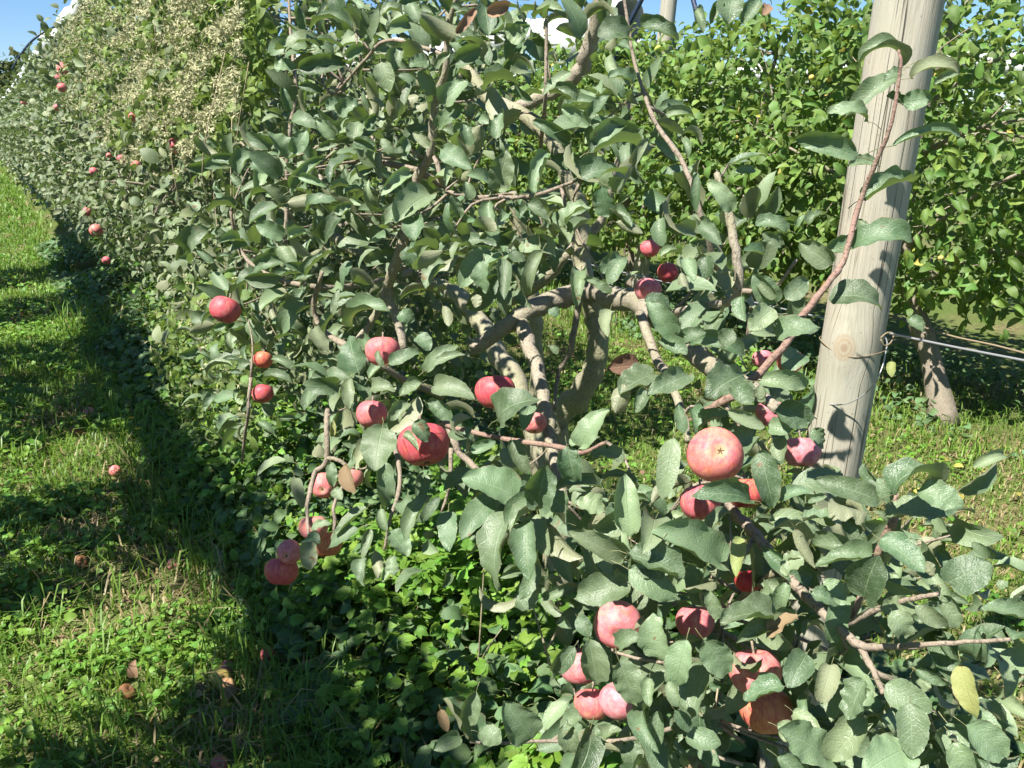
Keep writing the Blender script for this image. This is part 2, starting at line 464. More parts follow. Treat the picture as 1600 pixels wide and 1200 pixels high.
def join_leaves(P, A, N, S, templates, seed=0, rnd=None):
    "P places, A axes, N upper-face normals, S lengths -> arrays for one mesh"
    g = np.random.default_rng(seed)
    x, y, z = frame(A, N)
    idx = g.integers(0, len(templates), len(P))
    Vs, Qs, Us, o = [], [], [], 0
    rnd = g.uniform(size=len(P)) if rnd is None else rnd
    for k, (V, Q, U) in enumerate(templates):
        s = np.where(idx == k)[0]
        if not len(s): continue
        R = np.stack([x[s], y[s], z[s]], 1)                       # rows
        W = np.einsum('vi,nij->nvj', V, R) * S[s][:, None, None] + P[s][:, None, :]
        uu = np.repeat(U[None], len(s), 0).copy(); uu[:, :, 2] = rnd[s][:, None]
        Vs.append(W.reshape(-1, 3)); Us.append(uu.reshape(-1, 3))
        Qs.append((Q[None] + (np.arange(len(s)) * len(V))[:, None, None]).reshape(-1, Q.shape[1]) + o)
        o += len(s) * len(V)
    return np.vstack(Vs), np.vstack(Qs), np.vstack(Us)

def leaf_matrix(p, a, n, s):
    x, y, z = frame(np.asarray(a, float)[None], np.asarray(n, float)[None])
    m = Matrix.Identity(4)
    for k in range(3):
        m[k][0] = x[0][k] * s; m[k][1] = y[0][k] * s; m[k][2] = z[0][k] * s; m[k][3] = p[k]
    return m

T_MID = [leaf_shape(1, random.uniform(.5, .66), random.uniform(.04, .34), random.uniform(.2, .95), random.uniform(.05, .15), random.uniform(-.2, .2), 7, 2, 100 + k) for k in range(10)]
T_LOW = [leaf_shape(1, random.uniform(.55, .72), random.uniform(.05, .28), random.uniform(.15, .7), .05, random.uniform(-.2, .2), 4, 1, 200 + k, petiole=0) for k in range(8)]
T_TINY = [leaf_shape(1, random.uniform(.6, .8), random.uniform(.05, .25), random.uniform(.15, .6), .05, 0, 2, 1, 300 + k, petiole=0) for k in range(5)]

# ------------------------------------------------------------------ the land
def build_ground():
    n = 60
    xs = np.concatenate([np.linspace(-600, -8, 12), np.linspace(-6, 12, n), np.linspace(14, 600, 12)])
    ys = np.concatenate([np.linspace(-300, -5, 10), np.linspace(-4, 22, n), np.linspace(24, 900, 14)])
    X, Y = np.meshgrid(xs, ys)
    Z = np.zeros_like(X)
    near = (X > -5) & (X < 11) & (Y > -3) & (Y < 21)
    Z = np.where(near, .012 * wob(np.stack([X, Y], -1), 3.0, 5) - .006, 0)
    V = np.stack([X, Y, Z], -1).reshape(-1, 3)
    c = len(xs); i = np.arange(len(ys) - 1)[:, None] * c; j = np.arange(c - 1)[None, :]
    Q = np.stack([i + j, i + j + 1, i + c + j + 1, i + c + j], -1).reshape(-1, 4)
    o = obj('ground', mesh_np('ground', V, Q, M['ground'])); o['kind'] = 'structure'
build_ground()

# ------------------------------------------------------------------ the posts, wires and covers
def build_post(name, label, foot, top, r0, r1, knot_px=None, seed=3):
    foot = np.array(foot, float); top = np.array(top, float)
    ax = top - foot; L = np.linalg.norm(ax)
    q = Vector(ax).to_track_quat('Z', 'Y')
    root = empty(name, foot)
    root.rotation_mode = 'QUATERNION'; root.rotation_quaternion = q
    root['label'] = label; root['category'] = 'post'
    knot = (0.0, -9.0, 0.0)
    if knot_px is not None:
        k = Vector(knot_px) - Vector(foot); k = q.inverted() @ k; ka = math.atan2(k[1], k[0]); knot = (.063 * math.cos(ka), .063 * math.sin(ka), k[2])
    ns, na = 90, 40
    z = np.linspace(0, L, ns); a = np.linspace(0, 2 * np.pi, na, endpoint=False)
    R = np.interp(z, [0, L], [r0, r1])[:, None] * np.ones((1, na))
    PA = np.stack([np.cos(a)[None, :] * np.ones((ns, 1)), np.sin(a)[None, :] * np.ones((ns, 1)), z[:, None] * .6 * np.ones((1, na))], -1)
    R = R * (1 + .03 * wob(PA, 2.0, seed) + .008 * wob(PA * [6, 6, 1], 2.0, seed + 1))
    V = np.stack([R * np.cos(a), R * np.sin(a), z[:, None] * np.ones((1, na))], -1)
    d = np.linalg.norm(V - np.array(knot), axis=-1)
    bulge = .007 * np.exp(-(d / .045) ** 2) - .004 * np.exp(-(d / .010) ** 2)
    V[..., 0] += bulge * np.cos(a); V[..., 1] += bulge * np.sin(a)
    V = V.reshape(-1, 3)
    i = np.arange(ns - 1)[:, None] * na; j = np.arange(na)[None, :]
    Q = np.stack([i + j, i + (j + 1) % na, i + na + (j + 1) % na, i + na + j], -1).reshape(-1, 4)
    V = np.vstack([V, [[0, 0, L + .004]]]); jj = np.arange(na)
    T = np.stack([(ns - 1) * na + jj, (ns - 1) * na + (jj + 1) % na, np.full(na, len(V) - 1)], -1)
    obj('shaft', mesh_np('shaft', V, [Q, T], post_material(knot)), root)
    return root, q, L

p_mid = on_x(1329, 550, 1.40); p_top = on_x(1422, -10, 1.40); 
ax = (p_top - p_mid) / (p_top[2] - p_mid[2])
post_foot = p_mid - ax * p_mid[2]; post_top = p_mid + ax * 1.35
tocam = nrm(EYE - p_mid)
knot_w = at(1322, 541, (on_x(1322, 541, 1.40) - EYE) @ FWD - .052)
post, post_q, post_L = build_post('trellis_post', 'thick weathered wooden post with a round knot, standing behind the front apple tree', post_foot, post_top, .059, .055, knot_w)
PAX = nrm(post_top - post_foot)
def post_ring(zc, tilt, a0, a1, rr, tail=None):
    "wire wound on the post, in post space"
    aa = np.linspace(a0, a1, 34)
    pts = [[rr * math.cos(a), rr * math.sin(a), zc + tilt * math.sin(a + .4) + .004 * math.sin(3 * a)] for a in aa]
    return np.array(pts)
inv = post_q.inverted()
def to_post(w): return np.array(inv @ (Vector(w) - Vector(post_foot)))
ca = to_post(EYE); cam_ang = math.atan2(ca[1], ca[0])
# loose wire loop hanging in front of the post (its own piece fixed to the post)
depth_front = lambda x, y, k=.0: at(x, y, (on_x(x, y, 1.40) - EYE) @ FWD - k)
loop = catmull([to_post(depth_front(*q)) for q in [(1268, 616, .03), (1276, 625, .058), (1300, 632, .068), (1322, 631, .069), (1345, 620, .066), (1366, 600, .06), (1378, 575, .045), (1383, 555, .02), (1386, 535, -.01), (1380, 520, -.05)]], 5)
tube('wire_loop', loop, np.full(len(loop), .0014), M['wire'], post, 5)
rg = post_ring(to_post(at(1325, 551, 1.6))[2], .006, cam_ang - 2.2, cam_ang + 2.6, .0605)
tube('wire_winding', rg, np.full(len(rg), .0011), M['twine'], post, 5)
st = catmull([to_post(depth_front(*q)) for q in [(1376, 528, .03), (1386, 520, .01), (1396, 522, -.01), (1392, 535, 0), (1382, 540, .02), (1376, 530, .03)]], 4)
tube('staple', st, np.full(len(st), .0016), M['twine'], post, 5)

def wire(name, label, pts, r, mat, cat='wire', sides=5):
    p = catmull(pts, 8)
    o = tube(name, p, np.full(len(p), r), mat, None, sides, 0, 0, p[0]); o.location = p[0]
    tag(o, label, cat); return o
wz = on_x(1385, 520, 1.44)[2]
wire('trellis_wire', 'taut bright steel wire running from the thick post out past the frame edge', [on_x(1386, 520, 1.40), on_x(1480, 540, 1.36), on_x(1640, 571, 1.30)], .0022, M['wire'])
wire('brown_twine', 'thin brown twine running slack behind the steel wire beside the post', [on_x(1388, 492, 1.46), on_x(1480, 523, 1.45), on_x(1560, 541, 1.44), on_x(1660, 568, 1.42)], .0018, M['twine'])
wire('trellis_wire', 'thin steel wire strung through the limbs of the front apple tree', [(1.44, 1.02, wz), (1.44, 2.2, wz - .01), (1.46, 4, wz), (1.45, 9, wz), (1.45, 22, wz)], .0016, M['wire'])

build_post('trellis_post', 'tall pale post rising above the trees of the sunny back row', on_x(1027, 120, 4.5) * [1, 1, 0] + [-.06, .05, 0], on_x(1052, -60, 4.5), .062, .058, None, 9)
build_post('trellis_post', 'post at the end of the row across the grass aisle', (-1.78, -2.6, 0), (-1.77, -2.65, 2.95), .06, .056, None, 10)

def cover(name, label, X, y0, y1, z, r, seed, sag=.10, step=.12, drop=0.0, skew=0.0):
    "a white rain cover rolled up along the top wire of a row, tied every two metres"
    n = int((y1 - y0) / step); ys = np.linspace(y0, y1, n)
    g = np.random.default_rng(seed)
    c = np.stack([X + skew * (ys - 2) + .05 * wob(ys[:, None], 1.1, seed), ys, z - drop * (ys - y0) - sag * np.abs(np.sin(ys * math.pi / 2.4)) ** 1.5 + .05 * wob(ys[:, None], .9, seed + 1)], -1)
    rad = r * (.55 + .45 * np.abs(np.sin(ys * math.pi / 2.4 + .3)) ** .6 + .07 * wob(ys[:, None], 2, seed + 2))
    na = 14; a = np.linspace(0, 2 * np.pi, na, endpoint=False)
    PA = np.stack([np.cos(a)[None] * np.ones((n, 1)), np.sin(a)[None] * np.ones((n, 1)), ys[:, None] * np.ones((1, na)) * 1.6], -1)
    R = rad[:, None] * (1 + .12 * wob(PA, 1.8, seed + 3) + .04 * wob(PA, 5, seed + 4))
    V = np.stack([c[:, None, 0] + R * np.cos(a) * .85, c[:, None, 1] + R * 0, c[:, None, 2] + R * np.sin(a)], -1).reshape(-1, 3)
    i = np.arange(n - 1)[:, None] * na; j = np.arange(na)[None, :]
    Q = np.stack([i + j, i + na + j, i + na + (j + 1) % na, i + (j + 1) % na], -1).reshape(-1, 4)
    o = obj(name, mesh_np(name, V - [X, y0, z], Q, M['cover'])); o.location = (X, y0, z)
    tag(o, label, 'rain cover'); return o
cover('rolled_cover', 'white rain cover rolled up along the top of the hedge-like front row', 1.30, 7.5, 34, 2.84, .18, 21, drop=.037)
cover('rolled_cover', 'white rain cover rolled up on top of the sunny back row', 4.5, 5.6, 34, 2.30, .19, 31)
cover('rolled_cover', 'white rain cover showing through gaps above the back row, one row farther', 7.6, 2.5, 30, 2.06, .13, 41)
cover('rolled_cover', 'white rain cover rolled up over the row across the grass aisle', -1.68, -4, 16, 3.05, .13, 51, .05, skew=.045)

def hoop(label, pts, r=.016):
    p = catmull(pts, 8); o = tube('cover_hoop', p, np.full(len(p), r), M['hoop'], None, 7, 0, 0, p[0]); o.location = p[0]
    tag(o, label, 'hoop')
hoop('dark hoop tube arching out against the sky above the far end of the front row', [on_x(112, 34, 1.25), on_x(80, 44, 1.05), on_x(52, 62, .85), on_x(32, 86, .7), on_x(19, 108, .6)], .013)
hoop('dark hoop tube slanting across the sky beside the pale back post', [on_x(1012, -20, 4.4), on_x(1000, 5, 4.4), on_x(978, 48, 4.4), on_x(957, 98, 4.4)], .018)
hoop('short dark blue hoop tube against the sky behind the pale back post', [on_x(1078, -20, 4.6), on_x(1087, 15, 4.6), on_x(1090, 40, 4.6)], .018)
# ------------------------------------------------------------------ apples
def apple_mesh(seed):
    g = np.random.default_rng(seed)
    nf, na = 20, 28
    ph = np.linspace(0, math.pi, nf + 1); a = np.linspace(0, 2 * np.pi, na, endpoint=False)
    tall = g.uniform(.84, .94); sk = g.uniform(.05, .12)
    r = np.sin(ph) ** .92 * (1 + sk * np.cos(ph))
    z = np.cos(ph) * tall - .36 * np.exp(-(ph / .34) ** 2) + .2 * np.exp(-((math.pi - ph) / .30) ** 2)
    lob = 1 + .03 * np.cos(5 * a + g.uniform(0, 6))[None, :] * (np.clip(-np.cos(ph), 0, 1) ** 1.5)[:, None] + .025 * np.cos(a + g.uniform(0, 6))[None, :] + .012 * np.cos(3 * a)[None, :]
    V = np.stack([r[:, None] * np.cos(a) * lob, r[:, None] * np.sin(a) * lob, z[:, None] + 0 * a[None, :] + .04 * r[:, None] * np.cos(a + 1)], -1).reshape(-1, 3)
    i = np.arange(nf)[:, None] * na; j = np.arange(na)[None, :]
    Q = np.stack([i + j, i + na + j, i + na + (j + 1) % na, i + (j + 1) % na], -1).reshape(-1, 4)
    return mesh_np('apple', V, Q, M['apple'])
APPLES = [apple_mesh(k) for k in range(4)]
def calyx_mesh():
    parts = []
    for k in range(5):
        a = k * 2 * math.pi / 5
        d = np.array([math.cos(a), math.sin(a), 0])
        parts.append(tube_arrays([[0, 0, -.66], d * .07 + [0, 0, -.72], d * .13 + [0, 0, -.76 - .02 * (k % 2)]], [.05, .035, .008], 4))
    V, F = merge(parts); return mesh_np('calyx', V, F, M['calyx'])
def stem_mesh():
    v, q, c = tube_arrays(catmull([[0, 0, .42], [.02, .01, .75], [.08, .02, 1.15]], 3), np.interp(np.linspace(0, 1, 7), [0, 1], [.035, .06]), 5)
    return mesh_np('stem', v, [q, c], M['twig'])
CALYX, STEM = calyx_mesh(), stem_mesh()
n_apples = 0
def apple(label, p, r, calyx=(0, -1, .35), col=(.6, .25, 0), group=None, mat=None, parts=True):
    "calyx: direction of the blossom end as (right, up, towards the viewer)"
    global n_apples
    o = obj('apple', APPLES[n_apples % 4]); n_apples += 1
    d = nrm(RGT * calyx[0] + UPV * calyx[1] - FWD * calyx[2])
    o.rotation_mode = 'QUATERNION'
    o.rotation_quaternion = Vector(-d).to_track_quat('Z', 'Y') @ Matrix.Rotation(n_apples * 1.7, 3, 'Z').to_quaternion()
    o.location = [float(c) for c in p]; o.scale = (r, r, r)
    o.color = (col[0], col[1], col[2], 1)
    tag(o, label, 'apple', group)
    if parts:
        for nm, me in (('calyx', CALYX), ('stem', STEM)):
            c = obj(nm, me, o)
    return o

# (x, y, diameter in photo pixels, depth, blossom end, (redness, bloom, yellow ground), label)
HUNG = [
 (1118, 711, 90, 1.07, (0, .28, 1), (.74, .30, .0), 'large round orange red apple with its blossom end facing out, beside the thick post'),
 (1094, 785, 66, 1.24, (0, -1, .3), (.9, .3, 0), 'red apple half hidden under a leaf below the large orange red apple'),
 (1165, 770, 60, 1.27, (0, -1, .2), (.8, .1, 0), 'shaded red apple peeping out behind the large orange red apple'),
 (1252, 706, 60, 1.46, (0, -1, .2), (.95, .55, 0), 'mauve pink apple half shaded against the foot of the thick post'),
 (1204, 646, 48, 1.5, (0, -1, .2), (.95, .5, 0), 'pink apple behind a leaf above the mauve apple by the post'),
 (1235, 566, 42, 1.62, (0, -1, .3), (.7, .2, .1), 'dull orange apple just beside the post at knot height'),
 (1192, 561, 34, 1.66, (0, -1, .3), (.9, .5, 0), 'small pink apple showing as a sliver between leaves near the knot'),
 (1012, 453, 44, 1.85, (0, -1, .25), (.95, .5, 0), 'mauve apple hanging lowest of the three above the arched limb'),
 (1043, 426, 34, 1.9, (0, -1, .25), (.95, .15, 0), 'bright red apple tucked beside the mauve apple above the arched limb'),
 (1016, 388, 32, 1.95, (0, -1, .25), (.95, .3, 0), 'small red apple topmost of the three above the arched limb'),
 (775, 612, 66, 1.62, (.1, -1, .2), (1.0, .16, 0), 'dark maroon apple in front of the see-through gap in the tree'),
 (662, 694, 84, 1.5, (.2, -1, .25), (1.0, .18, 0), 'large dark red apple with leaves lying over it in the middle of the tree'),
 (580, 647, 50, 1.64, (0, -1, .25), (.85, .35, 0), 'pink apple crossed by a twig beside the large dark red apple'),
 (598, 549, 56, 1.62, (0, -1, .2), (.9, .35, 0), 'red apple behind the round pale leaf'),
 (352, 484, 50, 2.02, (-.3, -1, .3), (1.0, .22, 0), 'dark red apple hanging alone under leaves at the tree outer side'),
 (411, 562, 31, 2.2, (0, -1, .3), (.7, .1, .1), 'small bright orange red apple just above the maroon one'),
 (410, 615, 34, 2.2, (0, -1, .3), (1.0, .2, 0), 'small maroon apple just below the bright orange red one'),
 (506, 759, 42, 1.95, (.05, -.25, 1), (.7, .4, 0), 'pink apple with its blossom end facing out on the drooping branch'),
 (549, 746, 40, 2.02, (0, -1, .3), (.7, .5, 0), 'shaded pink apple beside the brown leaf on the drooping branch'),
 (490, 824, 47, 1.86, (.1, -1, .2), (.6, .45, .0), 'peach coloured apple on the drooping branch above the lowest pair'),
 (512, 850, 48, 1.92, (.1, -1, .2), (.5, .1, .2), 'dull greenish apple in leaf shadow beside the peach coloured apple'),
 (452, 863, 40, 1.78, (-.05, -.2, 1), (.85, .5, 0), 'pink apple, upper one of the lowest pair on the drooping branch'),
 (440, 893, 54, 1.82, (0, -1, .3), (.95, .22, 0), 'bright red apple, lowest one hanging on the drooping branch'),
 (966, 976, 78, 1.33, (-.1, -.35, 1), (.75, .45, .1), 'pink apple with dark blossom end above the bottom cluster'),
 (1086, 972, 62, 1.36, (0, -1, .2), (.95, .4, 0), 'shaded crimson apple behind leaves beside the bottom cluster'),
 (905, 1040, 68, 1.36, (0, -1, .2), (.85, .5, 0), 'pink apple half covered by two leaves in the bottom cluster'),
 (926, 1100, 60, 1.30, (0, -1, .2), (.75, .3, .2), 'red apple with an orange cheek, lowest of the bottom cluster'),
 (972, 1092, 74, 1.27, (.3, -1, .2), (.85, .6, 0), 'dusty pink apple at the right of the bottom cluster'),
 (1180, 1050, 84, 1.17, (0, -1, .2), (.75, .4, .1), 'shaded pinkish orange apple in front of the post foot'),
 (1196, 1110, 84, 1.28, (.1, -1, .2), (.6, .15, .1), 'dull orange brown apple pressed under the shaded apple at the post foot'),
 (835, 661, 40, 1.9, (0, -1, .3), (.8, .4, 0), 'shaded pink apple beside the descending branch by the trunk'),
 (1170, 908, 44, 1.3, (0, -1, .3), (1.0, .05, 0), 'bright red apple just glimpsed behind the bottom branch'),
]
FAR = [
 (150, 360, 21, .72, 'pink apple hanging low on the hedge-like row next to the grass'),
 (136, 331, 14, .72, 'small red apple above the low pink apple of the hedge-like row'),
 (273, 228, 24, .72, 'pink apple at the lower edge of the beige seed heads'),
 (190, 249, 15, .74, 'pink apple, left one of the side by side pair under the vine'),
 (213, 258, 16, .74, 'pale pink apple, right one of the side by side pair under the vine'),
 (208, 183, 15, .74, 'small orange red apple inside the vine leaves'),
 (98, 107, 19, .74, 'red apple, uppermost of the three stacked high in the row'),
 (93, 122, 14, .74, 'red apple, middle one of the three stacked high in the row'),
 (97, 137, 15, .74, 'dark red apple, lowest of the three stacked high in the row'),
 (89, 168, 11, .74, 'small bright red apple below the three stacked ones'),
 (37, 160, 9, .72, 'tiny pink apple farthest along the row'),
 (400, 12, 32, .9, 'big red apple at the picture top beside the vine'),
 (408, 36, 16, .95, 'small red apple right below the big red one at the picture top'),
 (146, 268, 13, .72, 'salmon pink apple left of the pair under the vine'),
 (170, 243, 9, .75, 'tiny pink apple above the pair under the vine'),
 (166, 407, 14, .62, 'small pink apple at the lowest hanging twig of the row'),
 (396, 90, 9, 1.0, 'tiny red apple in the dark hollow beside the vine'),
]
apple_discs = []
for x, y, d, t, cal, col, lab in HUNG:
    apple(lab, at(x, y, t), d * .5 * t / F_PX / 1.03, cal, col)
    apple_discs.append((x, y, d * .5, t))
for k, (x, y, d, X, lab) in enumerate(FAR):
    p = on_x(x, y, X); t = (p - EYE) @ FWD
    apple(lab, p, d * .5 * t / F_PX / 1.03, (.1, -.7, .7), (.75 + .2 * (k % 2), .35, 0))
    apple_discs.append((x, y, d * .5, t))

# ------------------------------------------------------------------ the front apple tree
tree = empty('apple_tree', (1.33, 1.9, 0))
tag(tree, 'big apple tree with grey arching limbs and large dusty leaves beside the thick post', 'apple tree', 'apple trees of the front row')
ORG = np.array([1.33, 1.9, 0.0])
limb_pts = []
def branch(name, pts, r, mat='bark', sides=8, vis=True, k=5):
    "pts: (photo x, photo y, row offset X) or ('w', x, y, z); r: radii in photo pixels, first to last"
    P, rr = [], []
    rs = np.interp(np.linspace(0, 1, len(pts)), np.linspace(0, 1, len(r)), r)
    lx = None
    for q, rp in zip(pts, rs):
        if q[0] == 'w': p = np.array(q[1:], float)
        else:
            if len(q) == 3: lx = q[2]
            p = on_x(q[0], q[1], lx)
        t = (p - EYE) @ FWD
        P.append(p); rr.append(rp * t / F_PX)
    C_ = catmull(P, k); R_ = np.interp(np.linspace(0, 1, len(C_)), np.linspace(0, 1, len(rr)), rr)
    mg = 16 if name == 'branch' else 34
    X_, Y_, T_ = project(C_)
    limb_pts.extend((a_, b_, mg if b_ > 290 else 10, c_) for a_, b_, c_ in zip(X_, Y_, T_))
    kn = np.random.default_rng(len(limb_pts))
    C_[1:-1] += kn.normal(size=(len(C_) - 2, 3)) * R_[1:-1, None] * .12
    o = tube(name, C_, R_, M[mat], tree, sides, .11, len(limb_pts), ORG)
    return o

branch('trunk', [('w', 1.33, 1.9, -.02), ('w', 1.31, 1.86, .3), (868, 672, 1.33), (905, 620, 1.36), (933, 560, 1.38), (931, 500, 1.38), (916, 455, 1.36), (909, 400), (910, 350), (900, 310, 1.34), (862, 222, 1.3), (805, 172, 1.25), (760, 150, 1.22), (715, 70, 1.2), (690, -70, 1.2)], [26, 21, 17, 16, 14, 11, 10, 8], 'trunk_bark', 12)
branch('second_trunk', [('w', 1.52, 2.1, -.02), ('w', 1.52, 2.2, .4), (815, 615, 1.5), (772, 545, 1.5), (742, 490, 1.5), (700, 455, 1.45), (640, 425), (560, 395, 1.3), (470, 330, 1.2)], [22, 17, 16, 14, 10, 6], 'trunk_bark', 10)
branch('limb', [(735, 547, 1.05), (800, 502, 1.15), (855, 472, 1.26), (915, 457, 1.36), (965, 466, 1.3), (1015, 485, 1.2), (1065, 535, 1.14), (1110, 572, 1.08), (1165, 600, 1.02), (1215, 640, .98)], [11, 14, 18, 18, 17, 16, 13, 9], 'bark', 10)
branch('limb', [(812, 500, 1.17), (838, 575, 1.1), (852, 640, 1.04), (862, 695, 1.0), (880, 780, .92)], [12, 11, 10, 8])
branch('limb', [('w', 1.6, 2.3, -.02), (835, 700, 1.55), (838, 620, 1.52), (838, 505, 1.5), (820, 400, 1.45), (800, 300, 1.4)], [14, 12, 11, 8], 'trunk_bark')
branch('limb', [(800, 170, 1.26), (863, 145, 1.33), (891, 130, 1.35), (908, 104), (926, 52), (940, 0), (955, -80)], [9, 10, 12, 11, 9])
branch('limb', [(800, 470, 1.42), (845, 440, 1.42), (898, 386, 1.45), (940, 343, 1.5), (965, 250, 1.5), (985, 150, 1.5)], [8, 9, 8, 5, 3])
branch('branch', [(632, 545, .80), (618, 495, .8), (606, 450, .8), (628, 390, .8), (640, 330, .82), (651, 280, .85), (672, 240, .85), (680, 160, .85), (696, 110), (699, 50), (718, -15)], [6, 8, 9, 8, 7, 5, 4.5])
branch('branch', [(545, 550, .72), (565, 525, .75), (590, 485, .78), (607, 450, .8)], [5, 6, 7])
branch('branch', [(504, 425, .65), (490, 480, .65), (504, 516, .66), (535, 537, .68), (600, 575, .75), (690, 620, .95)], [3, 4.5, 5, 5, 6], 'twig')
branch('branch', [(679, 245, .85), (702, 300, .85), (779, 308, .85), (835, 305, .84), (908, 280, .84)], [4, 4, 3.6, 2.5], 'twig')
branch('branch', [(505, 225, .75), (540, 238, .78), (586, 252, .8), (650, 266, .85), (690, 290, .9)], [2.5, 3.5, 5, 5], 'twig')
branch('branch', [(520, 150, .75), (565, 100, .77), (604, 63, .8), (670, 77, .85), (700, 90, .86)], [2, 2.6, 3, 3], 'twig')
branch('branch', [(975, -20, 1.0), (978, 17, 1.0), (989, 87), (1010, 157), (1031, 203), (1070, 259), (1096, 340), (1120, 420, 1.05)], [2.5, 3, 4, 5], 'twig')
branch('branch', [(1050, 490, 1.18), (1090, 480, 1.1), (1145, 470, 1.06), (1153, 420, 1.05), (1140, 345, 1.05), (1120, 270, 1.05)], [6, 7, 7, 8, 5], 'bark')
branch('branch', [(1148, 455, 1.06), (1190, 455, 1.04), (1215, 445, 1.0), (1245, 405, 1.0)], [5, 3, 2.4], 'twig')
branch('branch', [(852, -20, 1.0), (854, 70), (852, 157), (845, 230, 1.1)], [2.5, 3, 3.5], 'twig')
post_shoot = branch('branch', [(1085, 650, .92), (1130, 628, .92), (1166, 603, .94), (1222, 544, .98), (1257, 491, 1.02), (1299, 435, 1.06), (1320, 400, 1.1), (1344, 315, 1.13), (1369, 252), (1393, 192), (1407, 105, 1.13), (1404, 78)], [7, 7, 6, 5, 4, 3, 2], 'red_twig')
low_branch = branch('branch', [(1085, 700, 1.0), (1100, 735, .96), (1134, 780, .9), (1155, 808, .88), (1187, 840, .87), (1215, 881, .86), (1257, 930, .85), (1299, 969, .84), (1327, 997, .83), (1355, 1011, .83), (1411, 1009, .83), (1491, 1004, .84), (1579, 999, .85)], [9, 9, 8.5, 9, 8, 7, 4, 3], 'twig')
branch('branch', [(1345, 1012, .83), (1365, 1050, .82), (1380, 1083, .8)], [6, 5, 4], 'twig')
branch('branch', [(1120, 985, 1.05), (1162, 930, .95), (1215, 890, .86)], [8, 7, 6], 'bark')
branch('branch', [(1327, 975, .84), (1372, 951, .84), (1430, 935, .84), (1466, 928, .84)], [5, 4.5, 3.5], 'twig')
branch('branch', [(1330, 965, .85), (1362, 890, .86), (1382, 838, .86), (1397, 812, .86), (1400, 770, .86)], [5, 6, 7, 4], 'red_twig')
branch('branch', [(735, 1160, .6), (793, 1161, .62), (845, 1158, .62), (940, 1158, .64), (1010, 1150, .7), (1100, 1120, .8)], [2, 3, 3.2, 4], 'twig')
branch('branch', [(955, 1015, .67), (968, 1021, .68), (1038, 1035, .7), (1080, 1010, .75)], [2.2, 2.6, 3], 'twig')
branch('branch', [(690, 662, .72), (716, 670, .72), (793, 687, .74), (873, 698, .76), (908, 708, .76), (947, 691, .76)], [3, 4, 4, 3], 'red_twig')
branch('branch', [(690, 640, .76), (705, 677, .72), (716, 705, .72), (737, 726, .73), (780, 770, .72), (822, 803, .7)], [5, 6, 5, 4], 'twig')
branch('branch', [(512, 640, .58), (511, 670, .56), (511, 719, .55), (492, 740, .53), (480, 790, .5), (482, 835, .48)], [4, 4.5, 4, 2.5], 'twig')
branch('branch', [(545, 730, .58), (525, 718, .56), (511, 716, .55)], [3, 3.4, 3.4], 'twig')
branch('branch', [(520, 845, .5), (523, 815, .51), (522, 790, .53), (545, 740, .57)], [3, 3, 3], 'twig')
branch('branch', [(392, 590, .52), (388, 640, .5), (381, 694), (378, 724)], [3, 2.6, 1.5], 'twig')
branch('branch', [(1000, 490, 1.15), (1025, 560, 1.08), (1042, 585, 1.0), (1068, 649, .95), (1075, 690, .92)], [8, 8, 7, 5], 'bark')
branch('branch', [(905, 470, 1.3), (893, 540, 1.28), (872, 585, 1.25), (866, 640, 1.2)], [5, 5, 3.5, 2.5], 'old_bark')
branch('branch', [(450, -20, .8), (455, 60, .78), (462, 140, .75), (450, 225, .72), (448, 330, .7), (445, 400, .68)], [2, 3, 3.5, 4], 'twig')
branch('branch', [(360, 330, .6), (375, 390, .62), (420, 430, .66), (520, 450, .8), (640, 425, 1.2)], [2.2, 3, 4, 6], 'twig')
branch('branch', [(600, 640, .8), (625, 740, .66), (610, 810, .6), (600, 860, .58)], [4, 3.5, 2], 'twig')
branch('branch', [(705, 700, .72), (702, 760, .7), (690, 800, .68)], [4, 3, 2], 'twig')

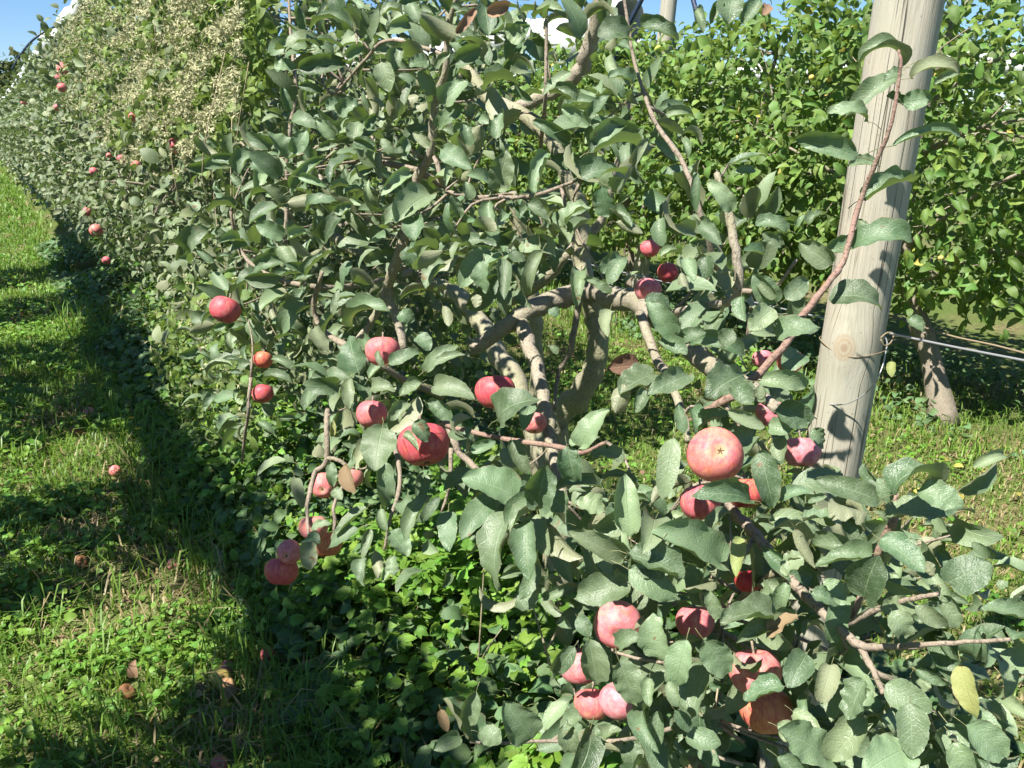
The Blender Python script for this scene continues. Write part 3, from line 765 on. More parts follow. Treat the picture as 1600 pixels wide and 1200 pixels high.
# --- leaves read off the photograph: window origin, scale, then base x,y  tip x,y  width  [rise, roll, kind]
WIN = {'A': (280, 160, .225), 'B': (400, 0, .225), 'C': (700, 640, .25), 'D': (480, 420, .2), 'E': (860, 860, .25), 'F': (1200, 680, .25), 'G': (460, 660, .225),
       'H': (880, 180, .25), 'I': (1220, 40, .1875), 'K': (1040, 780, .35), 'L': (520, 0, .35), 'M': (520, 390, .35), 'N': (520, 780, .35), 'O': (1040, 0, .35), 'Q': (1040, 390, .35)}
LV = {
'C': [(430,540,85,430,270,.1,10),(300,540,80,815,140,.15,20),(410,620,310,1140,200,.18,15),(490,690,510,1070,220,.1,0),(560,600,620,345,210,.1,10),(745,230,800,455,200,.08,5),(400,190,500,400,150,.1,0),
 (800,600,985,635,180,.1,15),(1140,790,1110,400,260,.06,0),(1100,930,750,760,200,.1,10),(1120,900,1470,1055,215,.08,5),(1130,1000,1430,1190,200,.12,5),(1140,1080,790,1180,220,.08,10),(1700,960,1270,760,230,.12,10),
 (1600,990,1380,880,120,.05,20),(1410,180,1340,570,150,.1,-20),(830,230,1010,0,170,.15,15),(760,215,950,170,90,.1,20),(900,300,1110,310,90,.1,20),(620,520,740,640,160,.1,0),(560,970,450,1190,110,.1,0),(1240,860,1340,1060,150,.1,0)],
'D': [(400,810,330,520,290,.06,0),(890,890,720,1000,220,.06,0),(990,920,1310,1020,200,.12,15),(915,800,1180,600,130,.2,25),(980,760,1240,670,80,.1,40),(940,1050,1120,1190,200,.08,0),(800,1050,640,1190,140,.1,0),(640,740,880,650,120,.15,30),
 (350,460,650,330,120,.28,35),(700,370,840,400,130,.1,0),(1060,-60,930,160,200,.08,0),(1380,-60,1400,190,150,.05,0),(1530,-80,1540,240,140,.05,0),(1060,290,1110,450,80,.1,0,'d'),(410,200,530,270,80,.1,0),(340,860,330,1100,110,.1,0),
 (500,930,690,960,120,.1,20),(60,450,170,650,130,.1,0,'p'),(200,360,260,150,60,.1,0),(560,640,600,760,60,.2,0),(860,520,960,640,120,.1,0)],
'G': [(610,40,560,340,230,.1,0),(610,270,640,590,170,.12,0),(600,120,430,330,150,.15,10,'p'),(440,740,230,880,110,.12,10),(530,740,470,950,100,.1,0),(480,940,490,1140,140,.06,0),(660,760,780,930,180,.08,0),(690,930,700,1060,130,.1,0),(660,980,610,1110,70,.15,0),(600,600,640,760,110,.1,0),
 (950,500,770,820,140,.12,10),(1010,520,890,690,80,.1,10),(1070,620,1080,900,140,.1,0),(560,890,580,1090,110,.1,0,'d'),(250,280,270,450,90,.1,0),(270,470,330,540,90,.1,0),(100,830,110,1030,155,.05,0,'p'),(60,820,180,840,80,.1,10),
 (110,740,260,700,60,.1,30),(760,80,860,200,90,.1,0),(830,0,930,130,130,.1,0),(0,380,60,600,90,.2,0,'p'),(350,300,430,490,110,.1,0,'b'),(260,100,270,-20,60,.1,0,'y'),(1220,200,1400,130,100,.1,10),(0,330,60,370,70,.1,20)],
'E': [(150,600,20,780,150,.08,0),(240,560,290,840,195,.05,0),(430,690,540,960,180,.06,0),(720,700,640,390,200,.06,0),(850,560,800,850,170,.1,0),(1000,720,880,1050,235,.06,0),(960,560,1120,760,180,.06,0),(1400,400,1060,450,165,.1,10),
 (1520,420,1160,580,140,.15,15),(1600,650,1480,860,190,.08,0),(1460,850,1215,940,150,.1,5),(1490,200,1440,370,140,.12,0),(680,1000,640,1260,155,.05,0),(850,1170,1060,1220,150,.1,10),(780,1000,880,1110,110,.1,0),(180,1020,70,1180,140,.1,0),
 (280,1150,400,1110,110,.1,10),(420,600,560,520,110,.1,0),(1190,-80,1160,170,110,.08,0,'y'),(1030,190,830,240,70,.15,50,'d'),(1000,250,1060,420,130,.1,0),(1420,1100,1660,1230,150,.08,5),(620,800,620,980,130,.08,0),(740,820,800,980,100,.08,0),(1480,160,1600,70,90,.25,20),(170,420,250,540,100,.1,0)],
'F': [(60,400,270,350,120,.15,20),(700,410,290,280,190,.12,10),(250,420,370,380,90,.1,10),(620,480,370,420,120,.3,45,'d'),(780,370,1080,310,170,.42,42),(940,340,1215,440,200,.1,0),(740,500,1125,510,180,.12,15),(700,650,980,860,210,.06,0),
 (650,740,290,820,180,.12,10),(600,1010,690,750,210,.08,0),(470,520,600,720,150,.08,0),(700,1075,930,1060,145,.1,5),(1090,1000,1190,1200,175,.06,0),(920,1070,1110,1200,140,.08,0),(1120,920,1400,800,250,.08,10),(1620,1130,1330,1080,165,.06,10),
 (340,920,490,1010,130,.15,0),(270,990,440,1060,120,.1,0),(100,800,230,790,90,.25,20),(220,540,440,520,80,.1,50),(170,590,290,830,110,.1,0,'d'),(1040,880,1000,790,90,.1,0,'d'),(1270,670,1410,770,90,.1,0),(760,420,690,260,100,.1,0),(1180,470,1290,490,50,.1,40),(1440,960,1500,920,60,.1,20)],
'K': [(890,810,820,985,155,.06,0),(920,860,850,980,105,.05,0),(980,830,1190,950,165,.08,0),(1090,910,1100,1160,155,.06,0),(1320,740,1390,980,110,.1,0,'y'),(1340,1010,1510,1150,155,.08,0),(1280,1090,1380,1240,190,.08,0),(740,740,690,910,140,.2,0,'p'),
 (890,980,740,1170,185,.08,0),(720,1160,500,1030,135,.1,10),(570,950,700,1080,110,.1,0),(1080,1110,880,1220,150,.08,0),(1540,620,1640,600,60,.1,30),(1120,760,1260,830,95,.1,0),(500,1150,640,1270,150,.08,0),(1400,950,1470,1080,100,.1,0),(1010,500,1060,610,110,.25,0),(590,520,450,620,70,.1,10,'b')],
'N': [(620,1060,490,890,150,.08,0),(890,1070,760,900,165,.06,0),(650,1040,750,1090,105,.08,0),(570,1060,450,1120,100,.1,0),(480,940,510,1040,60,.1,0,'b'),(900,370,850,500,105,.08,0),(1200,1060,1290,1030,85,.1,0),(640,860,600,1010,120,.1,0),(1040,1000,1100,1140,110,.1,0),(1330,1080,1340,1200,110,.1,0)],
'I': [(1000,350,650,380,160,.55,42),(980,400,540,760,190,.1,10),(990,390,860,470,130,.15,20),(1090,440,1490,420,150,.42,42,'p'),(1500,410,1270,490,110,.1,20),(1020,650,1260,600,220,.08,0),(1010,660,880,590,130,.15,10),(640,1090,120,950,240,.1,10),
 (720,800,390,730,100,.25,45),(940,1000,1500,930,110,.18,50),(770,1130,560,1170,120,.1,10),(1030,590,1160,540,90,.1,0,'d')],
'O': [(880,890,1100,820,120,.22,35),(830,1100,1100,1080,115,.28,35),(860,1090,710,1130,115,.1,10),(740,1180,600,1080,150,.08,0),(900,1040,860,980,90,.1,0),(520,1040,400,1000,70,.2,45),(430,1070,520,1040,60,.1,0),(640,1000,710,960,70,.3,30),
 (420,0,340,110,90,.1,0),(300,-20,280,110,120,.1,0),(250,10,200,110,80,.1,0),(460,20,440,70,90,.1,0,'b'),(140,40,170,150,80,.1,0)],
'Q': [(730,220,965,270,120,.25,20),(590,310,600,180,140,.08,0),(480,370,690,350,115,.2,20),(480,260,370,360,120,.08,0),(340,210,360,320,120,.08,0),(490,240,390,110,115,.08,0),(300,360,250,440,110,.08,0),(420,590,630,610,95,.22,20),
 (350,560,180,660,130,.1,10),(300,620,390,690,110,.1,0),(490,720,640,770,135,.1,10),(460,790,570,800,95,.1,0),(520,840,520,950,95,.08,0),(375,1120,110,1100,125,.2,15),(420,900,480,1150,130,.1,0),
 (60,400,180,370,80,.2,20),(440,680,430,600,80,.1,0,'p'),(280,720,440,790,90,.1,0,'p'),(660,800,700,880,70,.1,0),(1010,500,1010,570,50,.1,0,'y'),(1080,310,1150,370,110,.1,0),(620,470,520,530,90,.1,0)],
'M': [(735,760,930,670,130,.25,25),(880,690,850,810,95,.1,0),(1520,400,1400,230,135,.1,15),(1370,520,1230,530,115,.08,0,'b'),(1430,560,1280,650,115,.12,15),(1590,560,1400,650,105,.1,15),(1390,620,1350,730,85,.1,0),(1300,600,1260,730,90,.1,0,'d'),
 (1450,420,1580,470,90,.1,10),(1240,270,1230,390,95,.1,0,'p'),(1010,290,960,270,50,.1,0),(640,200,640,260,60,.2,0,'d'),(960,430,1000,470,50,.1,0)],
'A': [(750,380,590,200,200,.12,10),(710,490,470,450,195,.22,20),(780,600,990,390,155,.2,20),(830,520,1030,590,110,.1,10),(730,720,570,580,165,.1,10),(750,700,1010,650,175,.18,15,'d'),(730,930,530,850,155,.12,10),(750,950,890,900,115,.1,10),
 (990,980,960,740,135,.08,0),(1010,970,1200,720,125,.18,15),(1090,250,950,110,125,.1,0),(1100,290,950,330,65,.1,20),(780,140,960,190,85,.22,40),(790,350,880,190,125,.1,0),(1210,270,1360,330,115,.1,0),(1230,270,1250,130,125,.08,0),
 (1300,180,1360,90,85,.1,0),(1500,360,1400,250,85,.1,0),(1540,370,1580,240,115,.08,0),(1600,480,1400,650,145,.1,0),(1550,700,1420,850,85,.12,10),(1600,680,1500,840,145,.1,0),(330,960,270,860,120,.12,10),(110,1060,200,890,110,.38,35),
 (240,1110,120,1020,115,.1,0),(330,980,150,980,80,.25,40),(380,740,210,770,95,.32,45),(720,1100,510,1180,145,.22,20),(690,1000,830,1180,135,.08,0),(1230,400,1050,560,80,.25,35),(1170,590,1050,630,85,.3,35),(410,500,520,350,115,.25,20),
 (430,570,360,500,105,.12,0),(900,740,1100,690,70,.3,45),(1080,760,1200,700,105,.1,0),(880,1200,1080,1040,105,.18,15),(120,760,40,700,90,.2,20),(230,380,160,330,80,.2,20)],
'B': [(340,200,300,40,125,.08,0),(350,330,140,350,165,.1,10),(260,480,120,470,95,.15,20),(300,480,620,430,175,.18,12),(660,190,380,210,90,.3,45),(240,780,180,600,115,.1,0),(300,600,470,640,115,.1,0),(580,810,710,690,115,.12,0),
 (550,960,420,830,150,.08,0),(1060,150,900,230,140,.08,0),(780,190,740,50,105,.08,0),(640,400,750,320,120,.1,0),(870,430,930,640,155,.06,0),(1000,330,940,510,155,.06,0),(1190,420,1060,460,115,.08,0),(1230,660,1130,490,155,.1,0),
 (1290,720,1470,560,180,.1,0),(1270,880,1440,740,140,.1,0),(1390,440,1570,330,175,.1,0),(1250,480,1350,370,75,.1,0),(1390,230,1520,60,90,.15,0,'b'),(1330,230,1160,150,145,.08,0),(1130,150,1060,20,120,.1,0),(870,110,1020,100,85,.28,40),
 (1210,1020,1090,920,110,.1,0,'p'),(490,760,590,700,110,.08,0),(690,970,740,840,120,.08,0),(680,1000,830,1010,105,.1,10),(1500,1010,1440,860,150,.08,0),(1290,1040,1500,1180,150,.08,0),(1020,1060,980,950,105,.08,0)],
'L': [(740,840,780,670,115,.1,0),(905,860,960,680,115,.1,0),(1060,760,1070,680,85,.08,0),(1110,790,1300,780,115,.2,15),(1150,680,1360,660,135,.25,25),(1160,660,1300,560,115,.28,25),(1340,740,1410,620,60,.3,0,'p'),(620,890,590,810,80,.1,0),
 (560,970,530,870,85,.08,0),(440,870,280,990,125,.12,10),(360,970,370,1080,110,.08,0),(330,1100,370,1200,130,.08,0),(700,900,740,1080,105,.1,0),(870,910,970,1000,85,.1,0),(1030,1010,1150,930,95,.28,30),(1240,960,1200,830,120,.1,0),
 (1330,180,1180,160,80,.22,40),(1380,130,1530,180,105,.32,30),(1340,370,1230,350,65,.25,40),(1140,560,1020,480,105,.1,0),(1140,520,1240,420,85,.08,0),(1090,450,970,420,80,.25,30),(680,400,830,380,115,.25,25),(860,170,770,130,120,.1,0),
 (690,60,790,20,95,.1,0,'b'),(620,690,660,560,145,.08,0,'d'),(730,620,760,500,150,.08,0)],
'H': [(1400,720,1200,690,95,.22,30),(1460,690,1510,620,65,.1,0),(1370,810,1240,740,95,.1,0),(1250,860,1120,850,75,.1,10),(1320,1150,1190,1000,125,.08,0),(1390,1150,1530,1030,125,.08,0),(1050,600,900,420,115,.2,15),(740,980,790,1100,75,.08,0,'d'),
 (750,900,820,1040,105,.08,0),(610,880,740,870,65,.2,20),(620,640,620,820,105,.1,0),(330,670,500,740,95,.1,0,'d'),(320,600,430,700,120,.08,0),(380,890,220,980,130,.08,0),(370,900,280,1060,105,.08,0),(900,880,900,1020,125,.08,0),
 (840,360,830,620,95,.08,0),(510,1160,660,1200,85,.15,15),(130,1030,290,1120,75,.1,0),(860,660,990,810,115,.1,0),(0,680,150,590,80,.28,25)],
}
def face_depth(x, y):
    t = np.interp(x, [280, 400, 480, 600, 700, 850, 1000, 1200, 1400, 1600], [2.35, 1.95, 1.68, 1.5, 1.38, 1.2, 1.1, 1.03, .96, .9])
    t = t + np.clip((520 - y) / 520, 0, 1) * np.interp(x, [300, 700, 1000, 1250], [.05, .2, .38, .4])
    return t
n_leaf = 0
shoot = {'I': 1.31, 'O': 1.33}
for w, rows in LV.items():
    x0, y0, sc = WIN[w]
    for row in rows:
        bx, by, tx, ty, wd, arch, roll = row[:7]; kind = row[7] if len(row) > 7 else 'n'
        bx, by, tx, ty, wd = x0 + bx * sc, y0 + by * sc, x0 + tx * sc, y0 + ty * sc, wd * sc
        g = np.random.default_rng(1000 + n_leaf)
        t = float(face_depth((bx + tx) / 2, (by + ty) / 2)) + g.uniform(-.03, .05)
        if w in shoot: t = shoot[w] + g.uniform(-.03, .03)
        if w == 'Q' and bx > 1230: t = 1.3
        for ax_, ay, ar, at_ in apple_discs[:len(HUNG)]:
            if math.hypot((bx + tx) / 2 - ax_, (by + ty) / 2 - ay) < ar + 32 and abs(t - at_) < ar * at_ / F_PX + .045: t = at_ - ar * at_ / F_PX - .04
        ln = math.hypot(tx - bx, ty - by)
        dep = g.uniform(-.6, .3) * ln * t / F_PX
        P0 = at(bx, by, t); P1 = at(tx, ty, t + dep)
        a = P1 - P0; L = np.linalg.norm(a); y = a / L
        view = nrm(EYE - (P0 + P1) / 2)
        n0 = nrm(view - (view @ y) * y)
        side = np.cross(y, n0)
        if side @ np.array([-.45, 0.1, .9]) < 0: side = -side          # lean the upper face to the light
        rl = math.radians(roll + 12 + g.uniform(-20, 24))
        n = n0 * math.cos(rl) + side * math.sin(rl)
        if kind == 'd': n = -n
        if kind == 'd': arch = -0.0
        ratio = min(.9, wd / ln * (.95 + .12 * g.uniform()) / max(.65, math.cos(rl)))
        V, Q, U = leaf_shape(1, ratio, max(0, arch), g.uniform(.4, 1.15) if w in 'ABLOIH' else g.uniform(.2, 1.0), g.uniform(.08, .26), g.uniform(-.6, .6), 20, 3, 2000 + n_leaf, petiole=.42 if w == 'I' else g.uniform(.18, .34))
        mt = {'n': 'leaf', 'd': 'leaf', 'b': 'leaf_brown', 'y': 'leaf_olive', 'p': 'leaf_pale'}[kind]
        o = obj('leaf', mesh_np('leaf', V, Q, M[mt], U), post_shoot if w == 'I' else low_branch if w in 'FK' else tree)
        o.matrix_basis = leaf_matrix(P0 - ORG, a, n, L)
        n_leaf += 1
print('leaves read off the photo', n_leaf)

# --- the rest of the crown: leaf rosettes on spurs deeper in the tree
POLY = np.array([(285, 420), (300, 330), (345, 190), (445, 60), (450, -60), (960, -60), (965, 90), (1060, 200), (1150, 300), (1210, 400), (1290, 470), (1285, 700), (1270, 770), (1480, 760), (1540, 900), (1560, 1220), (690, 1220), (700, 1100), (860, 1040), (830, 900), (640, 920), (540, 880), (470, 850), (360, 720), (330, 560)])
def inside(x, y):
    c = np.zeros(len(x), bool); n = len(POLY)
    for i in range(n):
        x1, y1 = POLY[i]; x2, y2 = POLY[(i + 1) % n]
        k = ((y1 > y) != (y2 > y)) & (x < (x2 - x1) * (y - y1) / (y2 - y1 + 1e-9) + x1)
        c ^= k
    return c
GAPS = [(640, 800, 190, 110, .9), (760, 900, 90, 60, .8), (860, 560, 150, 95, 1.0), (740, 540, 60, 70, .9), (960, 640, 90, 60, .9), (1030, 700, 60, 70, .8), (530, 45, 40, 30, .9), (940, 60, 45, 70, .8), (640, 95, 40, 30, .8), (1215, 700, 30, 60, .7),
        (480, 760, 60, 60, .9), (600, 860, 90, 70, .8), (430, 720, 60, 60, .8), (1160, 870, 40, 40, .6), (1080, 350, 80, 90, .55), (1060, 220, 70, 80, .6), (1320, 820, 60, 40, .5), (1480, 880, 60, 110, .75), (800, 960, 90, 60, .5), (850, 20, 70, 40, .5)]
def fill(n, dmin, dmax, seed, clus=6, spread=.06):
    g = np.random.default_rng(seed)
    m = n // clus
    x = g.uniform(285, 1560, m * 6); y = g.uniform(-60, 1220, m * 6)
    keep = inside(x, y)
    pr = np.ones(len(x))
    for cx, cy, rx, ry, s in GAPS:
        d = ((x - cx) / rx) ** 2 + ((y - cy) / ry) ** 2
        pr *= 1 - s * np.clip(1.35 - d, 0, 1)
    keep &= g.uniform(size=len(x)) < pr
    x, y = x[keep][:m], y[keep][:m]
    t = face_depth(x, y) + g.uniform(dmin, dmax, len(x))
    C_ = EYE + (FWD + RGT * ((x - 800) / F_PX)[:, None] - UPV * ((y - 600) / F_PX)[:, None]) * t[:, None]
    k = np.repeat(np.arange(len(C_)), clus)
    P = C_[k] + g.normal(size=(len(k), 3)) * spread * [1, 1, .7]
    CC = C_[k]
    CC = CC[P[:, 2] > .25]; P = P[P[:, 2] > .25]
    px, py, pt = project(P)
    ok = np.ones(len(P), bool)
    for ax_, ay, ar, at_ in apple_discs: ok &= ~((np.hypot(px - ax_, py - ay) < ar + 26) & (pt < at_ + .05))
    for lx, ly, lr, lt in limb_pts: ok &= ~((np.hypot(px - lx, py - ly) < lr) & (pt < lt + .03) & (pt > lt - .75))
    hole = (((px - 862) / 190) ** 2 + ((py - 572) / 125) ** 2 < 1) | (((px - 1010) / 70) ** 2 + ((py - 690) / 60) ** 2 < 1) | (((px - 735) / 85) ** 2 + ((py - 515) / 95) ** 2 < 1)
    ok &= ~hole
    ok &= ~((px > 1262) & (px < 1440) & (py < 740))
    ok &= ~((py > 900) & (px < 880))
    P = P[ok]; CC = CC[ok]
    out = nrm(P - np.array([1.35, 1.7, .9]))
    A = nrm(nrm(P - CC) * .9 + out * .35 + g.normal(size=P.shape) * .25 + np.array([-.2, 0, -.2]))
    P = CC + (P - CC) * .35 + A * .02
    N = nrm(np.array([-.65, -.2, .7]) + g.normal(size=P.shape) * .65)
    S = g.uniform(.036, .094, len(P))
    return P, A, N, S
P, A, N, S = [np.concatenate(z) for z in zip(fill(1000, .08, .35, 51), fill(1700, .3, .95, 52))]
V, Q, U = join_leaves(P - ORG, A, N, S, T_MID, 5)
tag(obj('foliage', mesh_np('foliage', V, Q, M['leaf'], U), tree), kind='stuff')
# spurs that carry the rosettes
g = np.random.default_rng(77)
LP = np.array([on_x(a, b, 1.2) * 0 + at(a, b, d) for a, b, c, d in limb_pts])
sp = []
for i in g.choice(len(P), 150, replace=False):
    d = np.linalg.norm(LP - P[i], axis=1); j = int(np.argmin(d))
    if d[j] > .45 or d[j] < .03: continue
    mid = (LP[j] + P[i]) / 2 + g.normal(size=3) * .02
    sp.append(tube_arrays(catmull([LP[j] - ORG, mid - ORG, P[i] - ORG], 3), np.linspace(.0035, .0014, 7), 4))
V, Fc = merge(sp)
tag(obj('twigs', mesh_np('twigs', V, Fc, M['twig']), tree), kind='stuff')
# ------------------------------------------------------------------ the other orchard trees
def crown_points(n, hx, hy, z0, z1, seed, gap=-.35, clus=7, inner=.3, size=.075, spread=.07):
    g = np.random.default_rng(seed)
    m = n // clus + 1
    zc, hz = (z0 + z1) / 2, (z1 - z0) / 2
    C_ = np.zeros((0, 3))
    while len(C_) < m:
        c = g.uniform(-1, 1, (m * 3, 3))
        f = np.abs(c[:, 0]) ** 2.6 + np.abs(c[:, 1]) ** 3.5 + np.abs(c[:, 2]) ** 3.2
        w = c * [hx, hy, hz] + [0, 0, zc]
        lim = 1 + .28 * wob(w, 3.2, seed)
        ok = (f < lim) & (g.uniform(size=len(c)) < np.where(f > .38, 1, inner)) & (wob(w, 5.5, seed + 3) > gap)
        C_ = np.vstack([C_, w[ok]])
    C_ = C_[:m]
    k = np.repeat(np.arange(m), clus)
    P = C_[k] + g.normal(size=(m * clus, 3)) * spread
    out = nrm((P - [0, 0, zc]) / [hx, hy * 1.6, hz])
    A = nrm(out * .5 + g.normal(size=P.shape) * .65 + [0, 0, -.3])
    N = nrm(out * .55 + [-.35, -.05, .6] + g.normal(size=P.shape) * .5)
    S = g.uniform(.55, 1.25, len(P)) * size
    return C_, P, A, N, S

def skeleton(hx, hy, z0, z1, seed, lean=(0, 0), r=.045):
    "trunk path and limb paths of one tree, in tree space"
    g = np.random.default_rng(seed)
    top = np.array([lean[0] * .3, lean[1] * .3, z1 * .9])
    tr = catmull([[lean[0], lean[1], -.02], [lean[0] * .65 + g.normal() * .02, lean[1] * .65, .35], [lean[0] * .3 + g.normal() * .04, lean[1] * .2 + g.normal() * .04, .8], [g.normal() * .05, g.normal() * .05, 1.4], top], 5)
    rad = np.interp(np.linspace(0, 1, len(tr)), [0, .12, .5, 1], [r * 1.25, r, r * .65, r * .2])
    limbs = []
    for k in range(9):
        z = g.uniform(.55, z1 * .75); i = int(np.argmin(np.abs(tr[:, 2] - z))); b = tr[i]
        a = g.uniform(0, 6.28)
        e = b + np.array([math.cos(a) * hx * .9, math.sin(a) * hy * .9, g.uniform(.0, .5)])
        p = catmull([b, b * .5 + e * .5 + [0, 0, g.uniform(.02, .15)], e + [0, 0, g.uniform(-.15, .1)]], 4)
        limbs.append((p, np.linspace(rad[i] * .55, .006, len(p))))
    return tr, rad, limbs

def orchard_tree(loc, label, group, seed, n, hx=.62, hy=.82, z0=.45, z1=2.4, single=0, mat='leaf_hedge', bark='old_bark', temps=None, size=.075, lean=(0, 0), r=.045, gap=-.35, yellow=0, twigs=60, clip=None):
    root = empty('apple_tree', loc); tag(root, label, 'apple tree', group)
    loc = np.array(loc, float)
    tr, rad, limbs = skeleton(hx, hy, z0, z1, seed, lean, r)
    tube('trunk', tr, rad, M[bark], root, 9, .08, seed)
    for k, (p, q) in enumerate(limbs): tube('limb', p, q, M['bark'], root, 6, .08, seed + k)
    C_, P, A, N, S = crown_points(n, hx, hy, z0, z1, seed, gap, size=size)
    if clip is not None:
        ok = clip(P + loc); P, A, N, S = P[ok], A[ok], N[ok], S[ok]
    g = np.random.default_rng(seed + 9)
    if single:
        x, y, t = project(P + loc)
        dist = np.linalg.norm(P + loc - EYE, axis=1)
        seen = (x > 0) & (x < 1600) & (y > 0) & (y < 1200) & (t > .2)
        score = np.where(seen, S / dist * (1 + .9 * ((nrm(EYE - P - loc) * nrm(P * [1, .6, .3] - [0, 0, .0])).sum(1))), -1)
        order = np.argsort(-score)[:single]; order = order[score[order] > 0]
        rest = np.ones(len(P), bool); rest[order] = False
        for j in order:
            me = LEAF_MESH[mat][int(g.integers(len(LEAF_MESH[mat])))] if g.uniform() > yellow else LEAF_MESH['leaf_yellow'][int(g.integers(4))]
            o = obj('leaf', me, root); o.matrix_basis = leaf_matrix(P[j], A[j], N[j], S[j])
        P, A, N, S = P[rest], A[rest], N[rest], S[rest]
    ye = g.uniform(size=len(P)) < yellow
    for nm, sel, mt in (('foliage', ~ye, mat), ('yellowed_leaves', ye, 'leaf_yellow')):
        if sel.sum() < 3: continue
        V, Q, U = join_leaves(P[sel], A[sel], N[sel], S[sel], temps or T_LOW, seed)
        tag(obj(nm, mesh_np(nm, V, Q, M[mt], U), root), kind='stuff')
    sp = []
    ends = np.vstack([p for p, _ in limbs] + [tr])
    for i in g.choice(len(C_), min(twigs, len(C_)), replace=False):
        d = np.linalg.norm(ends - C_[i], axis=1); j = int(np.argmin(d))
        if d[j] > .6 or d[j] < .05: continue
        sp.append(tube_arrays(catmull([ends[j], (ends[j] + C_[i]) / 2 + g.normal(size=3) * .03, C_[i]], 2), np.linspace(.005, .002, 5), 4))
    if sp:
        V, Fc = merge(sp); tag(obj('twigs', mesh_np('twigs', V, Fc, M['twig']), root), kind='stuff')
    return root

def copy_tree(src, loc, label, group, rz=0.0, sc=1.0):
    c = src.copy(); COL.objects.link(c); c.location = loc; c.rotation_euler = (0, 0, rz); c.scale = (1, 1, sc)
    c['label'] = label; c['group'] = group
    for ch in src.children:
        d = ch.copy(); COL.objects.link(d); d.parent = c
    return c

LEAF_MESH = {}
for mt in ('leaf_hedge', 'leaf_bright', 'leaf_yellow'):
    LEAF_MESH[mt] = [mesh_np('leaf', V, Q, M[mt], U) for V, Q, U in T_MID]

GF = 'apple trees of the front row'
# keep the hedge out of the front tree's see-through part
def clip_front(W): 
    x, y, t = project(W)
    return ~((t < 2.05) & (x > 350)) & (W[:, 1] > 2.3)
ROW1 = [(3.75, 'second apple tree of the front row, just behind the big one, low leafy twigs'), (5.1, 'apple tree half buried under the beige seed-head vine'), (6.5, 'apple tree of the front row just past the vine'), (7.9, 'apple tree of the front row carrying the low pink apple')]
for k, (y, lab) in enumerate(ROW1):
    orchard_tree((1.35 + .05 * (k % 2), y, 0), lab, GF, 400 + 11 * k, 4600 - 500 * k, .66, .86, .38, 2.62 + .08 * (k % 3), 300 if k < 3 else 200, 'leaf_hedge', gap=-.28, size=.066, clip=clip_front if k < 2 else None)
fars = [orchard_tree((1.35, 9.3 + 1.4 * k, 0), ['apple tree of the front row under the first bulge of the white cover', 'apple tree of the front row under the dark arching hoop'][k], GF, 480 + 13 * k, 2400, .68, .88, .3, 2.5, 0, 'leaf_hedge', gap=-.7, size=.085, twigs=20) for k in range(2)]
for k in range(12):
    copy_tree(fars[k % 2], (1.35, 12.1 + 1.45 * k, 0), 'distant apple tree merging into the far end of the hedge-like front row', 'far apple trees of the front row', math.pi * (k % 2) + .2, .95 - .018 * k)

GB = 'apple trees of the sunny back row'
ROW2 = [(.9, 0), (3.0, 1), (4.05, 2), (5.5, 3), (6.95, 4), (8.4, 5)]
LAB2 = ['sunny back row apple tree at the picture edge, nearest one to the wires', 'back row apple tree with the leaning grey trunk behind the thick post', 'back row apple tree with yellowing leaves between the two posts', 'back row apple tree beside the foot of the tall pale post', 'back row apple tree seen through the upper limbs of the front tree', 'back row apple tree below the white cover behind the front tree']
for (y, k) in ROW2:
    lean = (-.10, -.5) if k == 1 else (.05, -.08 * (k % 2))
    orchard_tree((4.45, y, 0), LAB2[k], GB, 600 + 17 * k, 4600, .72, .86, .62, [2.5, 2.34, 2.2, 2.16, 2.1, 2.12][k], 300 if k < 5 else 200, 'leaf_bright', size=.078, lean=lean, r=.068 if k == 1 else .05, gap=-.5, yellow=.012)
bk = [orchard_tree((4.45, 9.85 + 1.45 * k, 0), ['back row apple tree behind the leafy middle of the front tree', 'last single back row apple tree one can make out behind the front tree'][k], GB, 720 + 7 * k, 1900, .74, .88, .5, 2.2, 0, 'leaf_bright', size=.095, gap=-.6, yellow=.01, twigs=20) for k in range(2)]
for k in range(8):
    copy_tree(bk[k % 2], (4.45, 12.8 + 1.45 * k, 0), 'far apple tree of the back row, hidden mostly by the front tree', 'far apple trees of the back row', math.pi * (k % 2))
for k in range(11):
    copy_tree(bk[k % 2], (7.55, 2.2 + 1.45 * k, 0), 'apple tree of the third row glimpsed over the back row', 'apple trees of the third row', 1.0 * k, 1.0 + .06 * (k % 3))

# the row across the grass aisle (it stands beside the viewer and shades the grass)
left = [orchard_tree((-1.86, -2.95, 0), 'sparse apple tree across the grass aisle', 'apple trees across the aisle', 800, 2000, .4, .5, .8, 2.8, 0, 'leaf_hedge', gap=-.5, size=.085, twigs=20)]
_, P, A, N, S = crown_points(1100, .19, .86, 2.85, 3.28, 811, -.6, size=.085)  # unseen leaf belt added on top to widen and soften the row's shadow strip
V, Q, U = join_leaves(P, A, N, S, T_LOW, 812)
tag(obj('shade_leaf_belt', mesh_np('shade_leaf_belt', V, Q, M['leaf_hedge'], U), left[0]), kind='stuff')
for k in range(8):
    copy_tree(left[0], (-1.71 + .045 * (1.55 * k - 1.5), -1.45 + 1.55 * k + .25 * math.sin(k * 2.1), 0), 'sparse apple tree across the grass aisle', 'apple trees across the aisle', math.pi * (k % 2), [1, .97, 1.02, .98][k % 4])
left[0]['group'] = 'apple trees across the aisle'

# yellow fruit in the back row
for k, (x, y, d) in enumerate([(1268, 121, 8), (1296, 124, 8), (1150, 215, 7), (1165, 262, 7), (1160, 370, 8), (1470, 403, 8)]):
    p = on_x(x, y, 3.78); t = (p - EYE) @ FWD
    apple('small yellow apple among the leaves of the sunny back row', p, d * .55 * t / F_PX, (0, -1, .3), (.0, .05, .9), 'yellow apples of the back row', parts=False)

